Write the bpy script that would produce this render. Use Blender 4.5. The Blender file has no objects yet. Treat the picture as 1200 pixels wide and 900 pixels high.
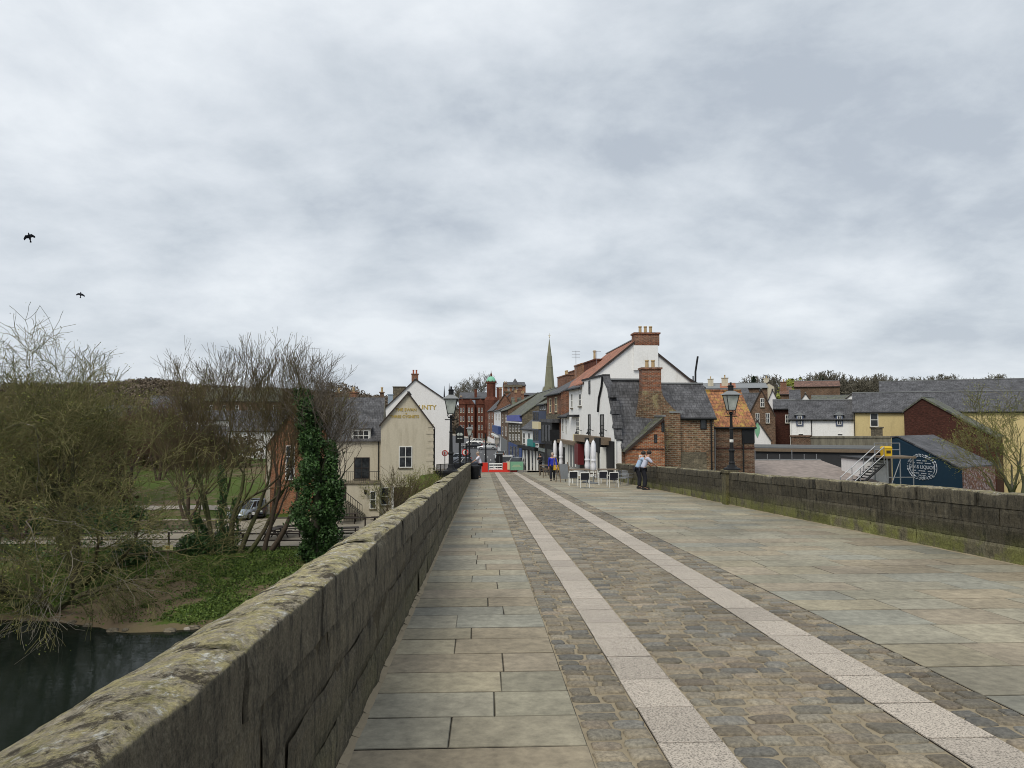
import bpy, math, random
import numpy as np
from mathutils import Vector, Matrix, noise as mn
R = math.radians
rnd = random.Random(7)
scene = bpy.context.scene
col = scene.collection
# ------------------------------------------------------------------ camera
F = 832.0                      # focal length in photo pixels (1200 wide)
EYE = Vector((0, 0, 1.6))
PITCH = math.atan(40/F); YAW = math.atan(34/F)
cam_d = bpy.data.cameras.new("camera"); cam = bpy.data.objects.new("camera", cam_d); col.objects.link(cam)
cam_d.sensor_width = 36; cam_d.lens = 36*F/1200; cam_d.clip_end = 5000; cam_d.clip_start = .05
cam.location = EYE; cam.rotation_euler = (R(90)+PITCH, 0, -YAW)
scene.camera = cam
_rot = cam.rotation_euler.to_matrix()
def ray(px, py):
    return _rot @ Vector(((px-600)/F, (450-py)/F, -1))
def W(px, py, d):              # point seen at a photo position, standing d metres along the street
    r = ray(px, py); return EYE + r*(d/r.y)
def WX(px, d): return W(px, 490, d).x
def WZ(px, py, d): return W(px, py, d).z
def hit(A, B, px, py):         # ray against the vertical plane through A-B: distance along the wall, height
    r = ray(px, py); ax, ay = A; bx, by = B
    L = math.hypot(bx-ax, by-ay); ux, uy = (bx-ax)/L, (by-ay)/L
    nx, ny = -uy, ux
    t = ((ax-EYE.x)*nx+(ay-EYE.y)*ny)/(r.x*nx+r.y*ny)
    p = EYE + r*t
    return (p.x-ax)*ux+(p.y-ay)*uy, p.z
def sm(a, b, x):
    t = min(1, max(0, (x-a)/(b-a))); return t*t*(3-2*t)
def lin(a, b, x, u, v): return u+(v-u)*min(1, max(0, (x-a)/(b-a)))
def zs(y):                     # height of the bridge and street surface
    if y < 60: return -.0493*y
    if y < 88: return -2.958-.0705*(y-60)
    if y < 150: return -4.932-.002*(y-88)
    if y < 260: return -5.056+.014*(y-150)
    return -3.5+.02*(y-260)
def xc(y): return 2-.00085*max(0, y-90)**2 if y < 260 else 2-.00085*170**2-.29*(y-260)
def G(px, py):                 # point of the bridge surface seen at a photo position
    r = ray(px, py); lo, hi = 1, 400
    for _ in range(60):
        m = (lo+hi)/2; p = EYE+r*(m/r.y)
        if p.z > zs(p.y): lo = m
        else: hi = m
    return EYE+r*(lo/r.y)
# ------------------------------------------------------------------ object helpers
def tag(o, label=None, cat=None, group=None, kind=None):
    if label: o['label'] = label
    if cat: o['category'] = cat
    if group: o['group'] = group
    if kind: o['kind'] = kind
    return o
def thing(name, label, cat, loc=(0, 0, 0), rz=0, group=None):
    o = bpy.data.objects.new(name, None); col.objects.link(o); o.empty_display_size = .3
    o.location = loc; o.rotation_euler = (0, 0, rz)
    return tag(o, label, cat, group)
def link(name, me, parent=None, m=None):
    o = bpy.data.objects.new(name, me); col.objects.link(o)
    if parent: o.parent = parent
    if m and not me.materials: me.materials.append(m)
    return o
def copy_tree(o, parent=None):
    c = o.copy(); col.objects.link(c); c.parent = parent
    for ch in [x for x in bpy.data.objects if x.parent == o]: copy_tree(ch, c)
    return c
class MB:
    def __init__(s): s.v = []; s.f = []; s.c = []
    def add(s, vs, fs, c=None):
        n = len(s.v); s.v += [tuple(p) for p in vs]; s.f += [tuple(i+n for i in f) for f in fs]
        s.c += list(c) if isinstance(c, list) else [c]*len(fs); return s
    def box(s, x0, x1, y0, y1, z0, z1, M=None, taper=0, c=None):
        t = taper
        vs = [Vector(p) for p in ((x0, y0, z0), (x1, y0, z0), (x1, y1, z0), (x0, y1, z0), (x0+t, y0+t, z1), (x1-t, y0+t, z1), (x1-t, y1-t, z1), (x0+t, y1-t, z1))]
        if M: vs = [M @ p for p in vs]
        return s.add(vs, [(3, 2, 1, 0), (4, 5, 6, 7), (0, 1, 5, 4), (1, 2, 6, 5), (2, 3, 7, 6), (3, 0, 4, 7)], c)
    def tube(s, pts, rad, n=6, caps=True, c=None):
        pts = [Vector(p) for p in pts]
        if not isinstance(rad, (list, tuple)): rad = [rad]*len(pts)
        vs = []; fs = []; up = None
        for i, p in enumerate(pts):
            d = (pts[min(i+1, len(pts)-1)]-pts[max(i-1, 0)]).normalized()
            if up is None or abs(up.dot(d)) > .95: up = Vector((0, 0, 1)) if abs(d.z) < .9 else Vector((1, 0, 0))
            a = d.cross(up).normalized(); b = a.cross(d); up = b
            for k in range(n):
                t = 2*math.pi*k/n; vs.append(p+(a*math.cos(t)+b*math.sin(t))*rad[i])
        for i in range(len(pts)-1):
            for k in range(n):
                k2 = (k+1) % n; fs.append((i*n+k, i*n+k2, (i+1)*n+k2, (i+1)*n+k))
        if caps: fs.append(tuple(range(n))[::-1]); fs.append(tuple((len(pts)-1)*n+k for k in range(n)))
        return s.add(vs, fs, c)
    def lathe(s, prof, n=16, cx=0, cy=0, z0=0, sx=1, sy=1, c=None):
        vs = []; fs = []
        for r, z in prof:
            for k in range(n):
                t = 2*math.pi*(k+.5)/n; vs.append((cx+r*sx*math.cos(t), cy+r*sy*math.sin(t), z0+z))
        for i in range(len(prof)-1):
            for k in range(n):
                k2 = (k+1) % n; fs.append((i*n+k, i*n+k2, (i+1)*n+k2, (i+1)*n+k))
        fs.append(tuple(range(n))[::-1]); fs.append(tuple((len(prof)-1)*n+k for k in range(n)))
        return s.add(vs, fs, c)
    def prism(s, poly, a, b, axis='y', c=None):      # poly in the two other axes, extruded a..b
        n = len(poly)
        def P(u, w, t): return {'y': (u, t, w), 'x': (t, u, w), 'z': (u, w, t)}[axis]
        vs = [P(u, w, a) for u, w in poly]+[P(u, w, b) for u, w in poly]
        fs = [tuple(range(n)), tuple(range(2*n-1, n-1, -1))]+[(i, i+n, (i+1) % n+n, (i+1) % n) for i in range(n)]
        return s.add(vs, fs, c)
    def slab(s, q, t, c=None):                        # quad with thickness t downwards
        vs = [Vector(p) for p in q]; vs += [p-Vector((0, 0, t)) for p in vs]
        return s.add(vs, [(0, 1, 2, 3), (7, 6, 5, 4), (0, 4, 5, 1), (1, 5, 6, 2), (2, 6, 7, 3), (3, 7, 4, 0)], c)
    def mesh(s, name, m=None, smooth=False, fix=True):
        me = bpy.data.meshes.new(name); me.from_pydata(s.v, [], s.f)
        if m: me.materials.append(m)
        if fix and len(s.f) < 4000:
            import bmesh
            bm = bmesh.new(); bm.from_mesh(me); bmesh.ops.recalc_face_normals(bm, faces=bm.faces); bm.to_mesh(me); bm.free()
        if any(x is not None for x in s.c):
            ca = me.color_attributes.new('Col', 'FLOAT_COLOR', 'CORNER')
            arr = np.ones((len(me.loops), 4), np.float32); i = 0
            for p, cc in zip(s.f, s.c):
                if cc is not None: arr[i:i+len(p), :3] = cc
                i += len(p)
            ca.data.foreach_set('color', arr.ravel())
        if smooth: me.shade_smooth()
        me.update(); return me
    def build(s, name, m, parent=None, smooth=False, fix=True): return link(name, s.mesh(name, m, smooth, fix), parent)
# ------------------------------------------------------------------ materials
def N(nt, t, inp={}, **pr):
    n = nt.nodes.new('ShaderNode'+t)
    for k, v in pr.items(): setattr(n, k, v)
    for k, v in inp.items():
        if isinstance(v, bpy.types.NodeSocket): nt.links.new(v, n.inputs[k])
        else: n.inputs[k].default_value = v
    return n
def c4(c): return (c[0], c[1], c[2], 1)
def noi(nt, vec, sc, det=5, ro=.6, dist=0):
    return N(nt, 'TexNoise', {'Vector': vec, 'Scale': sc, 'Detail': det, 'Roughness': ro, 'Distortion': dist}).outputs['Fac']
def rmp(nt, fac, st):
    n = N(nt, 'ValToRGB', {'Fac': fac}); e = n.color_ramp.elements
    while len(e) < len(st): e.new(.5)
    for x, (p, c) in zip(e, st):
        x.position = p; x.color = c4(c) if isinstance(c, (tuple, list)) else (c, c, c, 1)
    return n.outputs['Color']
def mix(nt, f, a, b, mode='MIX'):
    n = nt.nodes.new('ShaderNodeMix'); n.data_type = 'RGBA'; n.blend_type = mode
    for i, v in ((0, f), (6, a), (7, b)):
        if isinstance(v, bpy.types.NodeSocket): nt.links.new(v, n.inputs[i])
        else: n.inputs[i].default_value = c4(v) if i else v
    return n.outputs[2]
def mth(nt, op, a, b=0, clamp=False):
    return N(nt, 'Math', {0: a, 1: b}, operation=op, use_clamp=clamp).outputs[0]
def vm(nt, op, a, b):
    n = N(nt, 'VectorMath', {0: a, 1: b}, operation=op); return n.outputs['Value'] if op == 'DOT_PRODUCT' else n.outputs[0]
def pos(nt): return N(nt, 'NewGeometry').outputs['Position']
def objc(nt): return N(nt, 'TexCoord').outputs['Object']
def stretch(nt, v, s): return N(nt, 'Mapping', {'Vector': v, 'Scale': s}).outputs[0]
def wallvec(nt):
    g = N(nt, 'NewGeometry'); nn = vm(nt, 'ADD', g.outputs['True Normal'], (.0003, .0005, 0))
    T = N(nt, 'VectorMath', {0: vm(nt, 'CROSS_PRODUCT', (0., 0., 1.), nn)}, operation='NORMALIZE').outputs[0]
    B = vm(nt, 'CROSS_PRODUCT', nn, T); P = g.outputs['Position']
    return N(nt, 'CombineXYZ', {0: vm(nt, 'DOT_PRODUCT', P, T), 1: vm(nt, 'DOT_PRODUCT', P, B)}).outputs[0]
def newmat(name):
    m = bpy.data.materials.new(name); m.use_nodes = True; nt = m.node_tree
    return m, nt, nt.nodes['Principled BSDF']
def fin(m, nt, b, c, rough=.85, h=None, bs=.3, bd=.01, spec=.3, metal=0):
    for k, v in (('Base Color', c), ('Roughness', rough), ('Specular IOR Level', spec), ('Metallic', metal)):
        if isinstance(v, bpy.types.NodeSocket): nt.links.new(v, b.inputs[k])
        else: b.inputs[k].default_value = c4(v) if k == 'Base Color' else v
    if h is not None:
        nt.links.new(N(nt, 'Bump', {'Height': h, 'Strength': bs, 'Distance': bd}).outputs[0], b.inputs['Normal'])
    return m
def plain(name, c, rough=.6, var=.25, sc=8, metal=0, spec=.4):
    m, nt, b = newmat(name); p = objc(nt)
    n = noi(nt, p, sc, 5)
    k = mix(nt, n, tuple(x*(1-var) for x in c), tuple(min(1, x*(1+var)) for x in c))
    return fin(m, nt, b, k, rough, n, .1, .01, spec, metal)
def brickmat(name, c1, c2, mortar, stain=.5, bw=.23, rh=.078, ms=.012, extra=None):
    m, nt, b = newmat(name); v = wallvec(nt); P = pos(nt)
    bt = N(nt, 'TexBrick', {'Vector': v, 'Color1': c4(c1), 'Color2': c4(c2), 'Mortar': c4(mortar), 'Scale': 1, 'Mortar Size': ms, 'Bias': 0, 'Brick Width': bw, 'Row Height': rh})
    big = noi(nt, P, .5, 6, .7); fine = noi(nt, stretch(nt, v, (3.2, 9, 1)), 1.3, 3, .8)
    k = mix(nt, 1, bt.outputs['Color'], rmp(nt, fine, [(.3, .45), (.5, 1), (.7, 1.7)]), 'MULTIPLY')
    k = mix(nt, 1, k, rmp(nt, big, [(.3, 1-stain), (.6, 1.05)]), 'MULTIPLY')
    if extra:
        k = mix(nt, rmp(nt, noi(nt, P, extra[1], 6, .7), [(extra[2], 0), (extra[2]+.12, 1)]), k, extra[0])
    return fin(m, nt, b, k, .9, bt.outputs['Fac'], -.4, .01, .2)
def render_wall(name, c, dirt=(.25, .22, .18), amt=.5, lo=.5):
    m, nt, b = newmat(name); P = pos(nt)
    st = noi(nt, stretch(nt, P, (1.3, 1.3, .22)), 1.6, 6, .7); f = noi(nt, P, 9, 5, .7)
    k = mix(nt, mth(nt, 'MULTIPLY', rmp(nt, st, [(lo, 0), (lo+.28, 1)]), amt), c, dirt)
    k = mix(nt, .3, k, rmp(nt, f, [(.3, .55), (.7, 1)]), 'MULTIPLY')
    return fin(m, nt, b, k, .85, f, .2, .01, .2)
def roofmat(name, c1, c2, gap, w=.3, h=.24, spots=None):
    m, nt, b = newmat(name); v = wallvec(nt); P = pos(nt)
    bt = N(nt, 'TexBrick', {'Vector': v, 'Color1': c4(c1), 'Color2': c4(c2), 'Mortar': c4(gap), 'Scale': 1, 'Mortar Size': .016, 'Bias': -.1, 'Brick Width': w, 'Row Height': h})
    n = noi(nt, P, 1.2, 7, .75); s = noi(nt, stretch(nt, v, (4, .6, 1)), 2.2, 5, .7)
    k = mix(nt, 1, bt.outputs['Color'], rmp(nt, n, [(.35, .55), (.65, 1.5)]), 'MULTIPLY')
    k = mix(nt, 1, k, rmp(nt, s, [(.35, .6), (.65, 1.45)]), 'MULTIPLY')
    if spots: k = mix(nt, rmp(nt, noi(nt, P, spots[1], 8, .8), [(spots[2], 0), (spots[2]+.1, 1)]), k, spots[0])
    return fin(m, nt, b, k, .7, bt.outputs['Fac'], -.5, .02, .35)
def colmat(name, base_mul=1, sc=12, var=(.7, 1.3), rough=.8, speck=None, bd=.004, obj=False, stain=(.68, 1.2)):
    m, nt, b = newmat(name); P = objc(nt) if obj else pos(nt)
    a = N(nt, 'Attribute', attribute_name='Col').outputs['Color']
    n = noi(nt, P, sc, 8, .7); g = noi(nt, P, .7, 5, .6)
    k = mix(nt, 1, a, rmp(nt, n, [(.3, var[0]), (.7, var[1])]), 'MULTIPLY')
    k = mix(nt, 1, k, rmp(nt, g, [(.3, stain[0]), (.7, stain[1])]), 'MULTIPLY')
    if speck:
        k = mix(nt, 1, k, rmp(nt, noi(nt, P, speck, 2, .5), [(.35, .45), (.48, 1), (.6, 1.25)]), 'MULTIPLY')
    return fin(m, nt, b, k, rough, n, .5, bd, .35)
M = {}
M['red_brick'] = brickmat('red_brick', (.27, .095, .045), (.15, .05, .03), (.24, .2, .16), .45)
M['deep_red_brick'] = brickmat('deep_red_brick', (.17, .05, .032), (.1, .034, .025), (.12, .06, .04), .5)
M['brown_brick'] = brickmat('brown_brick', (.17, .085, .05), (.1, .05, .033), (.2, .17, .13), .5)
M['orange_brick'] = brickmat('orange_brick', (.38, .13, .05), (.22, .07, .035), (.3, .25, .18), .45)
M['dark_brick'] = brickmat('dark_brick', (.085, .03, .022), (.06, .022, .017), (.045, .025, .02), .3)
M['patchy_brick'] = brickmat('patchy_brick', (.2, .07, .04), (.12, .05, .035), (.2, .16, .13), .4, extra=((.38, .32, .34), 5, .5))
M['rubble'] = brickmat('rubble', (.25, .13, .075), (.11, .065, .04), (.26, .22, .16), .55, .33, .12, .02, extra=((.3, .26, .14), 1.1, .56))
M['stone_block'] = brickmat('stone_block', (.2, .17, .12), (.12, .105, .08), (.1, .09, .07), .5, .6, .3, .012)
M['cream_render'] = render_wall('cream_render', (.56, .51, .41), (.3, .26, .18), .5, .48)
M['white_render'] = render_wall('white_render', (.86, .86, .86), (.45, .4, .33), .45, .54)
M['plain_white'] = render_wall('plain_white', (.8, .79, .8), (.62, .6, .6), .4)
M['yellow_render'] = render_wall('yellow_render', (.64, .52, .27), (.36, .28, .15), .55)
M['grey_render'] = render_wall('grey_render', (.25, .23, .18), (.08, .07, .06), .8, .42)
M['navy'] = render_wall('navy', (.012, .034, .06), (.02, .04, .06), .3)
M['slate'] = roofmat('slate', (.085, .085, .092), (.06, .06, .066), (.035, .035, .04), spots=((.13, .14, .1), 3, .62))
M['mossy_slate'] = roofmat('mossy_slate', (.1, .1, .088), (.07, .07, .065), (.04, .04, .035), .34, .3, spots=((.13, .15, .07), 2.2, .5))
M['pantile'] = roofmat('pantile', (.29, .125, .06), (.24, .095, .045), (.1, .045, .03), .24, .3, spots=((.36, .24, .06), 2.2, .5))
M['dull_tile'] = roofmat('dull_tile', (.16, .085, .06), (.12, .065, .05), (.08, .05, .04), .24, .3)
M['red_pantile'] = roofmat('red_pantile', (.34, .13, .07), (.26, .1, .055), (.12, .06, .04), .24, .3, spots=((.2, .17, .12), 2, .56))
M['white_paint'] = plain('white_paint', (.75, .75, .73), .5, .08)
M['black_paint'] = plain('black_paint', (.014, .015, .017), .6, .3, spec=.2)
M['blue_grey_paint'] = plain('blue_grey_paint', (.08, .1, .16), .5, .1)
M['grey_paint'] = plain('grey_paint', (.16, .17, .18), .5, .2)
M['maroon_paint'] = plain('maroon_paint', (.12, .015, .02), .5, .2)
M['teal_paint'] = plain('teal_paint', (.02, .22, .22), .5, .1)
M['cream_paint'] = plain('cream_paint', (.7, .62, .4), .5, .1)
M['sign_blue'] = plain('sign_blue', (.035, .07, .22), .5, .2)
M['banner_blue'] = plain('banner_blue', (.1, .12, .4), .5, .3)
M['gold_paint'] = plain('gold_paint', (.45, .32, .07), .4, .15)
M['dark_wood'] = plain('dark_wood', (.035, .025, .02), .6, .4)
M['weathered_wood'] = plain('weathered_wood', (.16, .12, .085), .8, .35)
M['lead'] = plain('lead', (.2, .21, .22), .6, .2)
M['copper'] = plain('copper', (.2, .5, .36), .6, .15, 1)
M['chimney_pot'] = plain('chimney_pot', (.42, .31, .17), .8, .3)
M['terracotta'] = plain('terracotta', (.35, .1, .05), .8, .3)
M['steel'] = plain('steel', (.3, .31, .33), .4, .2, metal=.6)
M['asphalt'] = plain('asphalt', (.09, .092, .1), .9, .3, 3)
M['paving_pale'] = plain('paving_pale', (.3, .27, .23), .9, .2, 1)
M['yard'] = plain('yard', (.27, .24, .19), .9, .3, .8)
M['gravel_roof'] = plain('gravel_roof', (.25, .21, .19), .95, .6, 2.5)
M['felt'] = plain('felt', (.035, .036, .04), .9, .4, 1)
M['rubber'] = plain('rubber', (.015, .015, .015), .8, .2)
M['red_plastic'] = plain('red_plastic', (.62, .03, .015), .4, .1)
M['yellow_paint'] = plain('yellow_paint', (.65, .42, .02), .5, .15)
M['barrier_green'] = plain('barrier_green', (.2, .42, .27), .6, .15)
m, nt, b = newmat('glass'); M['glass'] = fin(m, nt, b, rmp(nt, noi(nt, objc(nt), 2, 3), [(.3, (.012, .014, .017)), (.7, (.05, .055, .06))]), .12, None, spec=.35)
m, nt, b = newmat('lantern_glass'); M['lantern_glass'] = fin(m, nt, b, rmp(nt, noi(nt, objc(nt), 6, 3), [(.3, (.3, .33, .31)), (.7, (.5, .53, .5))]), .25, None, spec=.5)
def carpaint(name, c, metal=.3):
    m, nt, b = newmat(name); fin(m, nt, b, mix(nt, noi(nt, objc(nt), 3), c, tuple(x*.9 for x in c)), .3, None, spec=.5, metal=metal)
    b.inputs['Coat Weight'].default_value = .6; return m
M['car_silver'] = carpaint('car_silver', (.5, .52, .54)); M['car_black'] = carpaint('car_black', (.015, .016, .02)); M['car_white'] = carpaint('car_white', (.75, .76, .76), 0)
M['car_blue'] = carpaint('car_blue', (.35, .42, .5)); M['car_dark'] = carpaint('car_dark', (.03, .035, .05))
# bark / twigs / leaves
def bark(name, c1, c2, moss=None):
    m, nt, b = newmat(name); P = objc(nt); n = noi(nt, stretch(nt, P, (1, 1, .3)), 9, 7, .7)
    k = mix(nt, n, c1, c2)
    if moss: k = mix(nt, rmp(nt, noi(nt, P, .6, 5, .7), [(.42, 0), (.58, 1)]), k, moss)
    return fin(m, nt, b, k, .9, n, .6, .03, .2)
M['bark_olive'] = bark('bark_olive', (.05, .043, .03), (.13, .11, .07), (.065, .075, .03))
M['bark_brown'] = bark('bark_brown', (.045, .034, .026), (.11, .085, .065))
M['bark_grey'] = bark('bark_grey', (.05, .046, .04), (.15, .135, .11), (.07, .085, .04))
M['twig_olive'] = bark('twig_olive', (.13, .115, .05), (.28, .25, .115), (.085, .09, .035))
M['twig_brown'] = bark('twig_brown', (.075, .056, .036), (.16, .125, .08), (.1, .085, .04))
M['twig_red'] = bark('twig_red', (.1, .055, .04), (.16, .1, .07))
M['twig_grey'] = bark('twig_grey', (.1, .085, .07), (.2, .17, .14))
M['twig_far'] = bark('twig_far', (.1, .092, .075), (.18, .165, .125))  # lightened so the twig colour carries the distance haze
M['twig_pale'] = bark('twig_pale', (.17, .15, .12), (.28, .26, .21))
def leafmat(name, c1, c2, rough=.5):
    m, nt, b = newmat(name); n = noi(nt, objc(nt), 6, 2); w = noi(nt, objc(nt), .8 if name[:4] != 'wood' else .05, 4)
    k = mix(nt, rmp(nt, n, [(.35, 0), (.65, 1)]), c1, c2); k = mix(nt, 1, k, rmp(nt, w, [(.3, .7), (.7, 1.3)]), 'MULTIPLY')
    return fin(m, nt, b, k, rough, None, spec=.35)
M['ivy'] = leafmat('ivy', (.018, .045, .014), (.06, .125, .03), .55)
M['bank_leaf'] = leafmat('bank_leaf', (.03, .06, .012), (.12, .18, .03), .7)
M['bud'] = leafmat('bud', (.12, .15, .02), (.26, .27, .05))
M['conifer'] = leafmat('conifer', (.02, .035, .022), (.04, .06, .035), .8)
M['wood_far'] = leafmat('wood_far', (.06, .056, .042), (.12, .105, .08), .9)
M['wood_brown'] = leafmat('wood_brown', (.085, .066, .05), (.16, .125, .09), .9)
M['wood_olive'] = leafmat('wood_olive', (.05, .045, .02), (.11, .095, .045), .9)
# ------------------------------------------------------------------ world and sun
SUN_EL, SUN_AZ = R(50), R(212)
w = bpy.data.worlds.new("World"); scene.world = w; w.use_nodes = True; nt = w.node_tree
bg = nt.nodes['Background']
sky = N(nt, 'TexSky', sky_type='NISHITA', sun_disc=False, sun_elevation=SUN_EL, sun_rotation=SUN_AZ, air_density=1, dust_density=3, ozone_density=1)
d = N(nt, 'TexCoord').outputs['Generated']
sx = N(nt, 'SeparateXYZ', {0: d})
zz = mth(nt, 'ADD', mth(nt, 'MAXIMUM', sx.outputs[2], 0.0), .3)
pv = N(nt, 'CombineXYZ', {0: mth(nt, 'DIVIDE', sx.outputs[0], zz), 1: mth(nt, 'DIVIDE', sx.outputs[1], zz), 2: 3.7}).outputs[0]
n1 = noi(nt, stretch(nt, pv, (1, 1.1, 1)), 1.45, 10, .54, .25)
n2 = noi(nt, stretch(nt, pv, (1, 1.5, 1)), .6, 3, .5, .3)
n3 = noi(nt, pv, 4.2, 9, .6, .15)
f = mth(nt, 'ADD', mth(nt, 'ADD', mth(nt, 'MULTIPLY', n1, .5), mth(nt, 'MULTIPLY', n2, .37)), mth(nt, 'MULTIPLY', n3, .2))
K = 11.3
def kc(a): return tuple(x*K for x in a)
cl = rmp(nt, f, [(.44, kc((.44, .49, .555))), (.49, kc((.55, .6, .655))), (.55, kc((.66, .705, .755))), (.62, kc((.78, .82, .86)))])
low = rmp(nt, mth(nt, 'MAXIMUM', sx.outputs[2], 0), [(0, 1), (.16, .35), (.4, 0)])
cl = mix(nt, mth(nt, 'MULTIPLY', low, .4), cl, kc((.64, .69, .735)))
skc = mix(nt, .94, sky.outputs[0], cl)
nt.links.new(skc, bg.inputs['Color']); bg.inputs['Strength'].default_value = .1
sl = bpy.data.lights.new("sun", 'SUN'); sl.energy = 2.1; sl.angle = R(25); sl.color = (1, .94, .8)
so = bpy.data.objects.new("sun", sl); col.objects.link(so)
sd = Vector((math.sin(SUN_AZ)*math.cos(SUN_EL), math.cos(SUN_AZ)*math.cos(SUN_EL), math.sin(SUN_EL)))
so.rotation_euler = sd.to_track_quat('Z', 'Y').to_euler(); so.location = (0, -20, 60)
scene.view_settings.view_transform = 'Standard'; scene.view_settings.look = 'None'
scene.view_settings.exposure = 0; scene.view_settings.gamma = 1
scene.render.engine = 'CYCLES'; scene.cycles.max_bounces = 5; scene.cycles.diffuse_bounces = 3; scene.cycles.use_denoising = True; scene.cycles.filter_width = 1.0
# ------------------------------------------------------------------ terrain
WATER = -8.4
def hills(x, y):
    dd = math.hypot(x, y)
    a = math.atan2(x, y)
    pk = 17 + 2*math.sin(a*5+.6) + 1.5*sm(-.15, -.3, a) + 2.5*math.sin(a*13+1) + 5*math.exp(-((a+.43)/.04)**2)
    return (pk+8)*(1-.8*math.exp(-((a-.02)/.13)**2))*sm(230, 640, dd) + 3*mn.noise(Vector((x*.01, y*.01, 0)))*sm(230, 400, dd)
def T(x, y):
    n = mn.noise(Vector((x*.25, y*.25, 1)))*.25 + mn.noise(Vector((x*.9, y*.9, 5)))*.07
    if x < 2:
        sh = 1.5*mn.noise(Vector((x*.12, 3, 0)))+ (2.2*math.exp(-((x+17.5)/4)**2))
        yy = y + sh
        if yy < 33: z = -10
        elif yy < 47: z = lin(33, 37, yy, -10, -8.3) + lin(36.5, 45.5, yy, 0, 1.3)
        else: z = -7.0
        z += n*(1 if 34 < y < 46.5 else .0)
        if y < 38 and y > 33: z += .25*abs(n)
        if y >= 62: z = lin(62, 104, y, -7.0, -4.2)+n*.4
        if y > 104: z = -4.2 - .8*sm(110, 200, y)
    else:
        z = lin(20, 30, y, -10, -5.9) if y < 62 else lin(62, 104, y, -5.9, -4.6)
    z += hills(x, y)
    if y > 56:
        k = sm(9.5, 7.0, abs(x-xc(y)))*sm(56, 60, y)
        z = z*(1-k)+(zs(y)-.12+hills(x, y)*sm(300, 400, y))*k
    if x > 9.5 or x < -6:
        pass
    return z
def ground():
    def axis(segs):
        a = []
        for s0, s1, st in segs:
            k = s0
            while k < s1-1e-6: a.append(k); k += st
        a.append(segs[-1][1]); return a
    xs = axis([(-1400, -400, 125), (-400, -120, 20), (-120, -48, 4), (-48, -1.5, .75), (-1.5, 18, .75), (18, 80, 4), (80, 400, 20), (400, 1400, 125)])
    ys = axis([(-300, -20, 56), (-20, 30, 5), (30, 50, .5), (50, 110, 1.5), (110, 300, 8), (300, 900, 20), (900, 3000, 300)])
    vs = [(x, y, T(x, y)) for y in ys for x in xs]; nx = len(xs)
    fs = [(j*nx+i, j*nx+i+1, (j+1)*nx+i+1, (j+1)*nx+i) for j in range(len(ys)-1) for i in range(nx-1)]
    me = bpy.data.meshes.new('ground'); me.from_pydata(vs, [], fs); me.shade_smooth()
    m, nt, b = newmat('ground_earth'); P = pos(nt); s = N(nt, 'SeparateXYZ', {0: P})
    n = noi(nt, P, 1.2, 8, .7); n2 = noi(nt, P, .12, 5, .6); fine = noi(nt, P, 14, 6, .8)
    grass = mix(nt, n, (.045, .075, .015), (.095, .125, .032))
    earth = mix(nt, fine, (.1, .075, .05), (.2, .15, .1))
    far = mix(nt, n2, (.05, .045, .035), (.1, .1, .055))
    k = mix(nt, rmp(nt, mth(nt, 'ADD', mth(nt, 'MULTIPLY', n, .7), mth(nt, 'MULTIPLY', n2, .5)), [(.6, 0), (.7, 1)]), grass, earth)
    # bare earth on the bank below the willow and along the waterline
    dx_ = mth(nt, 'MULTIPLY', mth(nt, 'ADD', s.outputs[0], 18.2), .27); dy_ = mth(nt, 'MULTIPLY', mth(nt, 'ADD', s.outputs[1], -38.2), .22)
    dd_ = mth(nt, 'ADD', mth(nt, 'ADD', mth(nt, 'MULTIPLY', dx_, dx_), mth(nt, 'MULTIPLY', dy_, dy_)), mth(nt, 'MULTIPLY', mth(nt, 'SUBTRACT', noi(nt, P, .8, 5, .7), .5), 1.6))
    ex = rmp(nt, dd_, [(.75, 1), (1.0, 0)])
    low_ = mth(nt, 'LESS_THAN', mth(nt, 'ADD', s.outputs[2], mth(nt, 'MULTIPLY', n, .5)), -7.95)
    k = mix(nt, mth(nt, 'MAXIMUM', mth(nt, 'MULTIPLY', ex, .9), mth(nt, 'MULTIPLY', low_, .8)), k, earth)
    k = mix(nt, mth(nt, 'MULTIPLY', mth(nt, 'SUBTRACT', s.outputs[1], 150), .02, True), k, far)
    me.materials.append(fin(m, nt, b, k, .95, fine, .6, .05, .1))
    tag(link('ground', me), kind='structure')
ground()
m, nt, b = newmat('river_water'); P = pos(nt)
wn = noi(nt, stretch(nt, P, (1, 2.2, 1)), 1.6, 4, .55)
fin(m, nt, b, mix(nt, noi(nt, P, .15, 3), (.004, .007, .006), (.012, .017, .013)), .07, wn, .15, .05, spec=.07)
mb = MB().add([(-300, -120, WATER), (300, -120, WATER), (300, 40, WATER), (-300, 40, WATER)], [(0, 1, 2, 3)])
tag(mb.build('river', m), kind='structure')
# pale stones and rubbish at the waterline
# terrace (level forecourt of the inn) and path
def sheet(name, xs, ys, zf, m, dz):
    vs = [(x, y, zf(x, y)+dz) for y in ys for x in xs]; n = len(xs)
    fs = [(j*n+i, j*n+i+1, (j+1)*n+i+1, (j+1)*n+i) for j in range(len(ys)-1) for i in range(n-1)]
    me = bpy.data.meshes.new(name); me.from_pydata(vs, [], fs); me.materials.append(m)
    return tag(link(name, me), kind='structure')
def rng(a, b, st):
    n = max(1, round((b-a)/st)); return [a+(b-a)*i/n for i in range(n+1)]
sheet('terrace', rng(-27, -1.6, 2), rng(48.6, 61.9, 1.5), lambda x, y: -6.95, M['yard'], 0)
sheet('river_path', rng(-60, -27, 3), rng(50, 53, 1), lambda x, y: max(T(x, y), -6.99), M['yard'], .06)
sheet('field_path', rng(-90, -20, 2), rng(66, 68, .5), lambda x, y: T(x, y), M['paving_pale'], .07)
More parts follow.
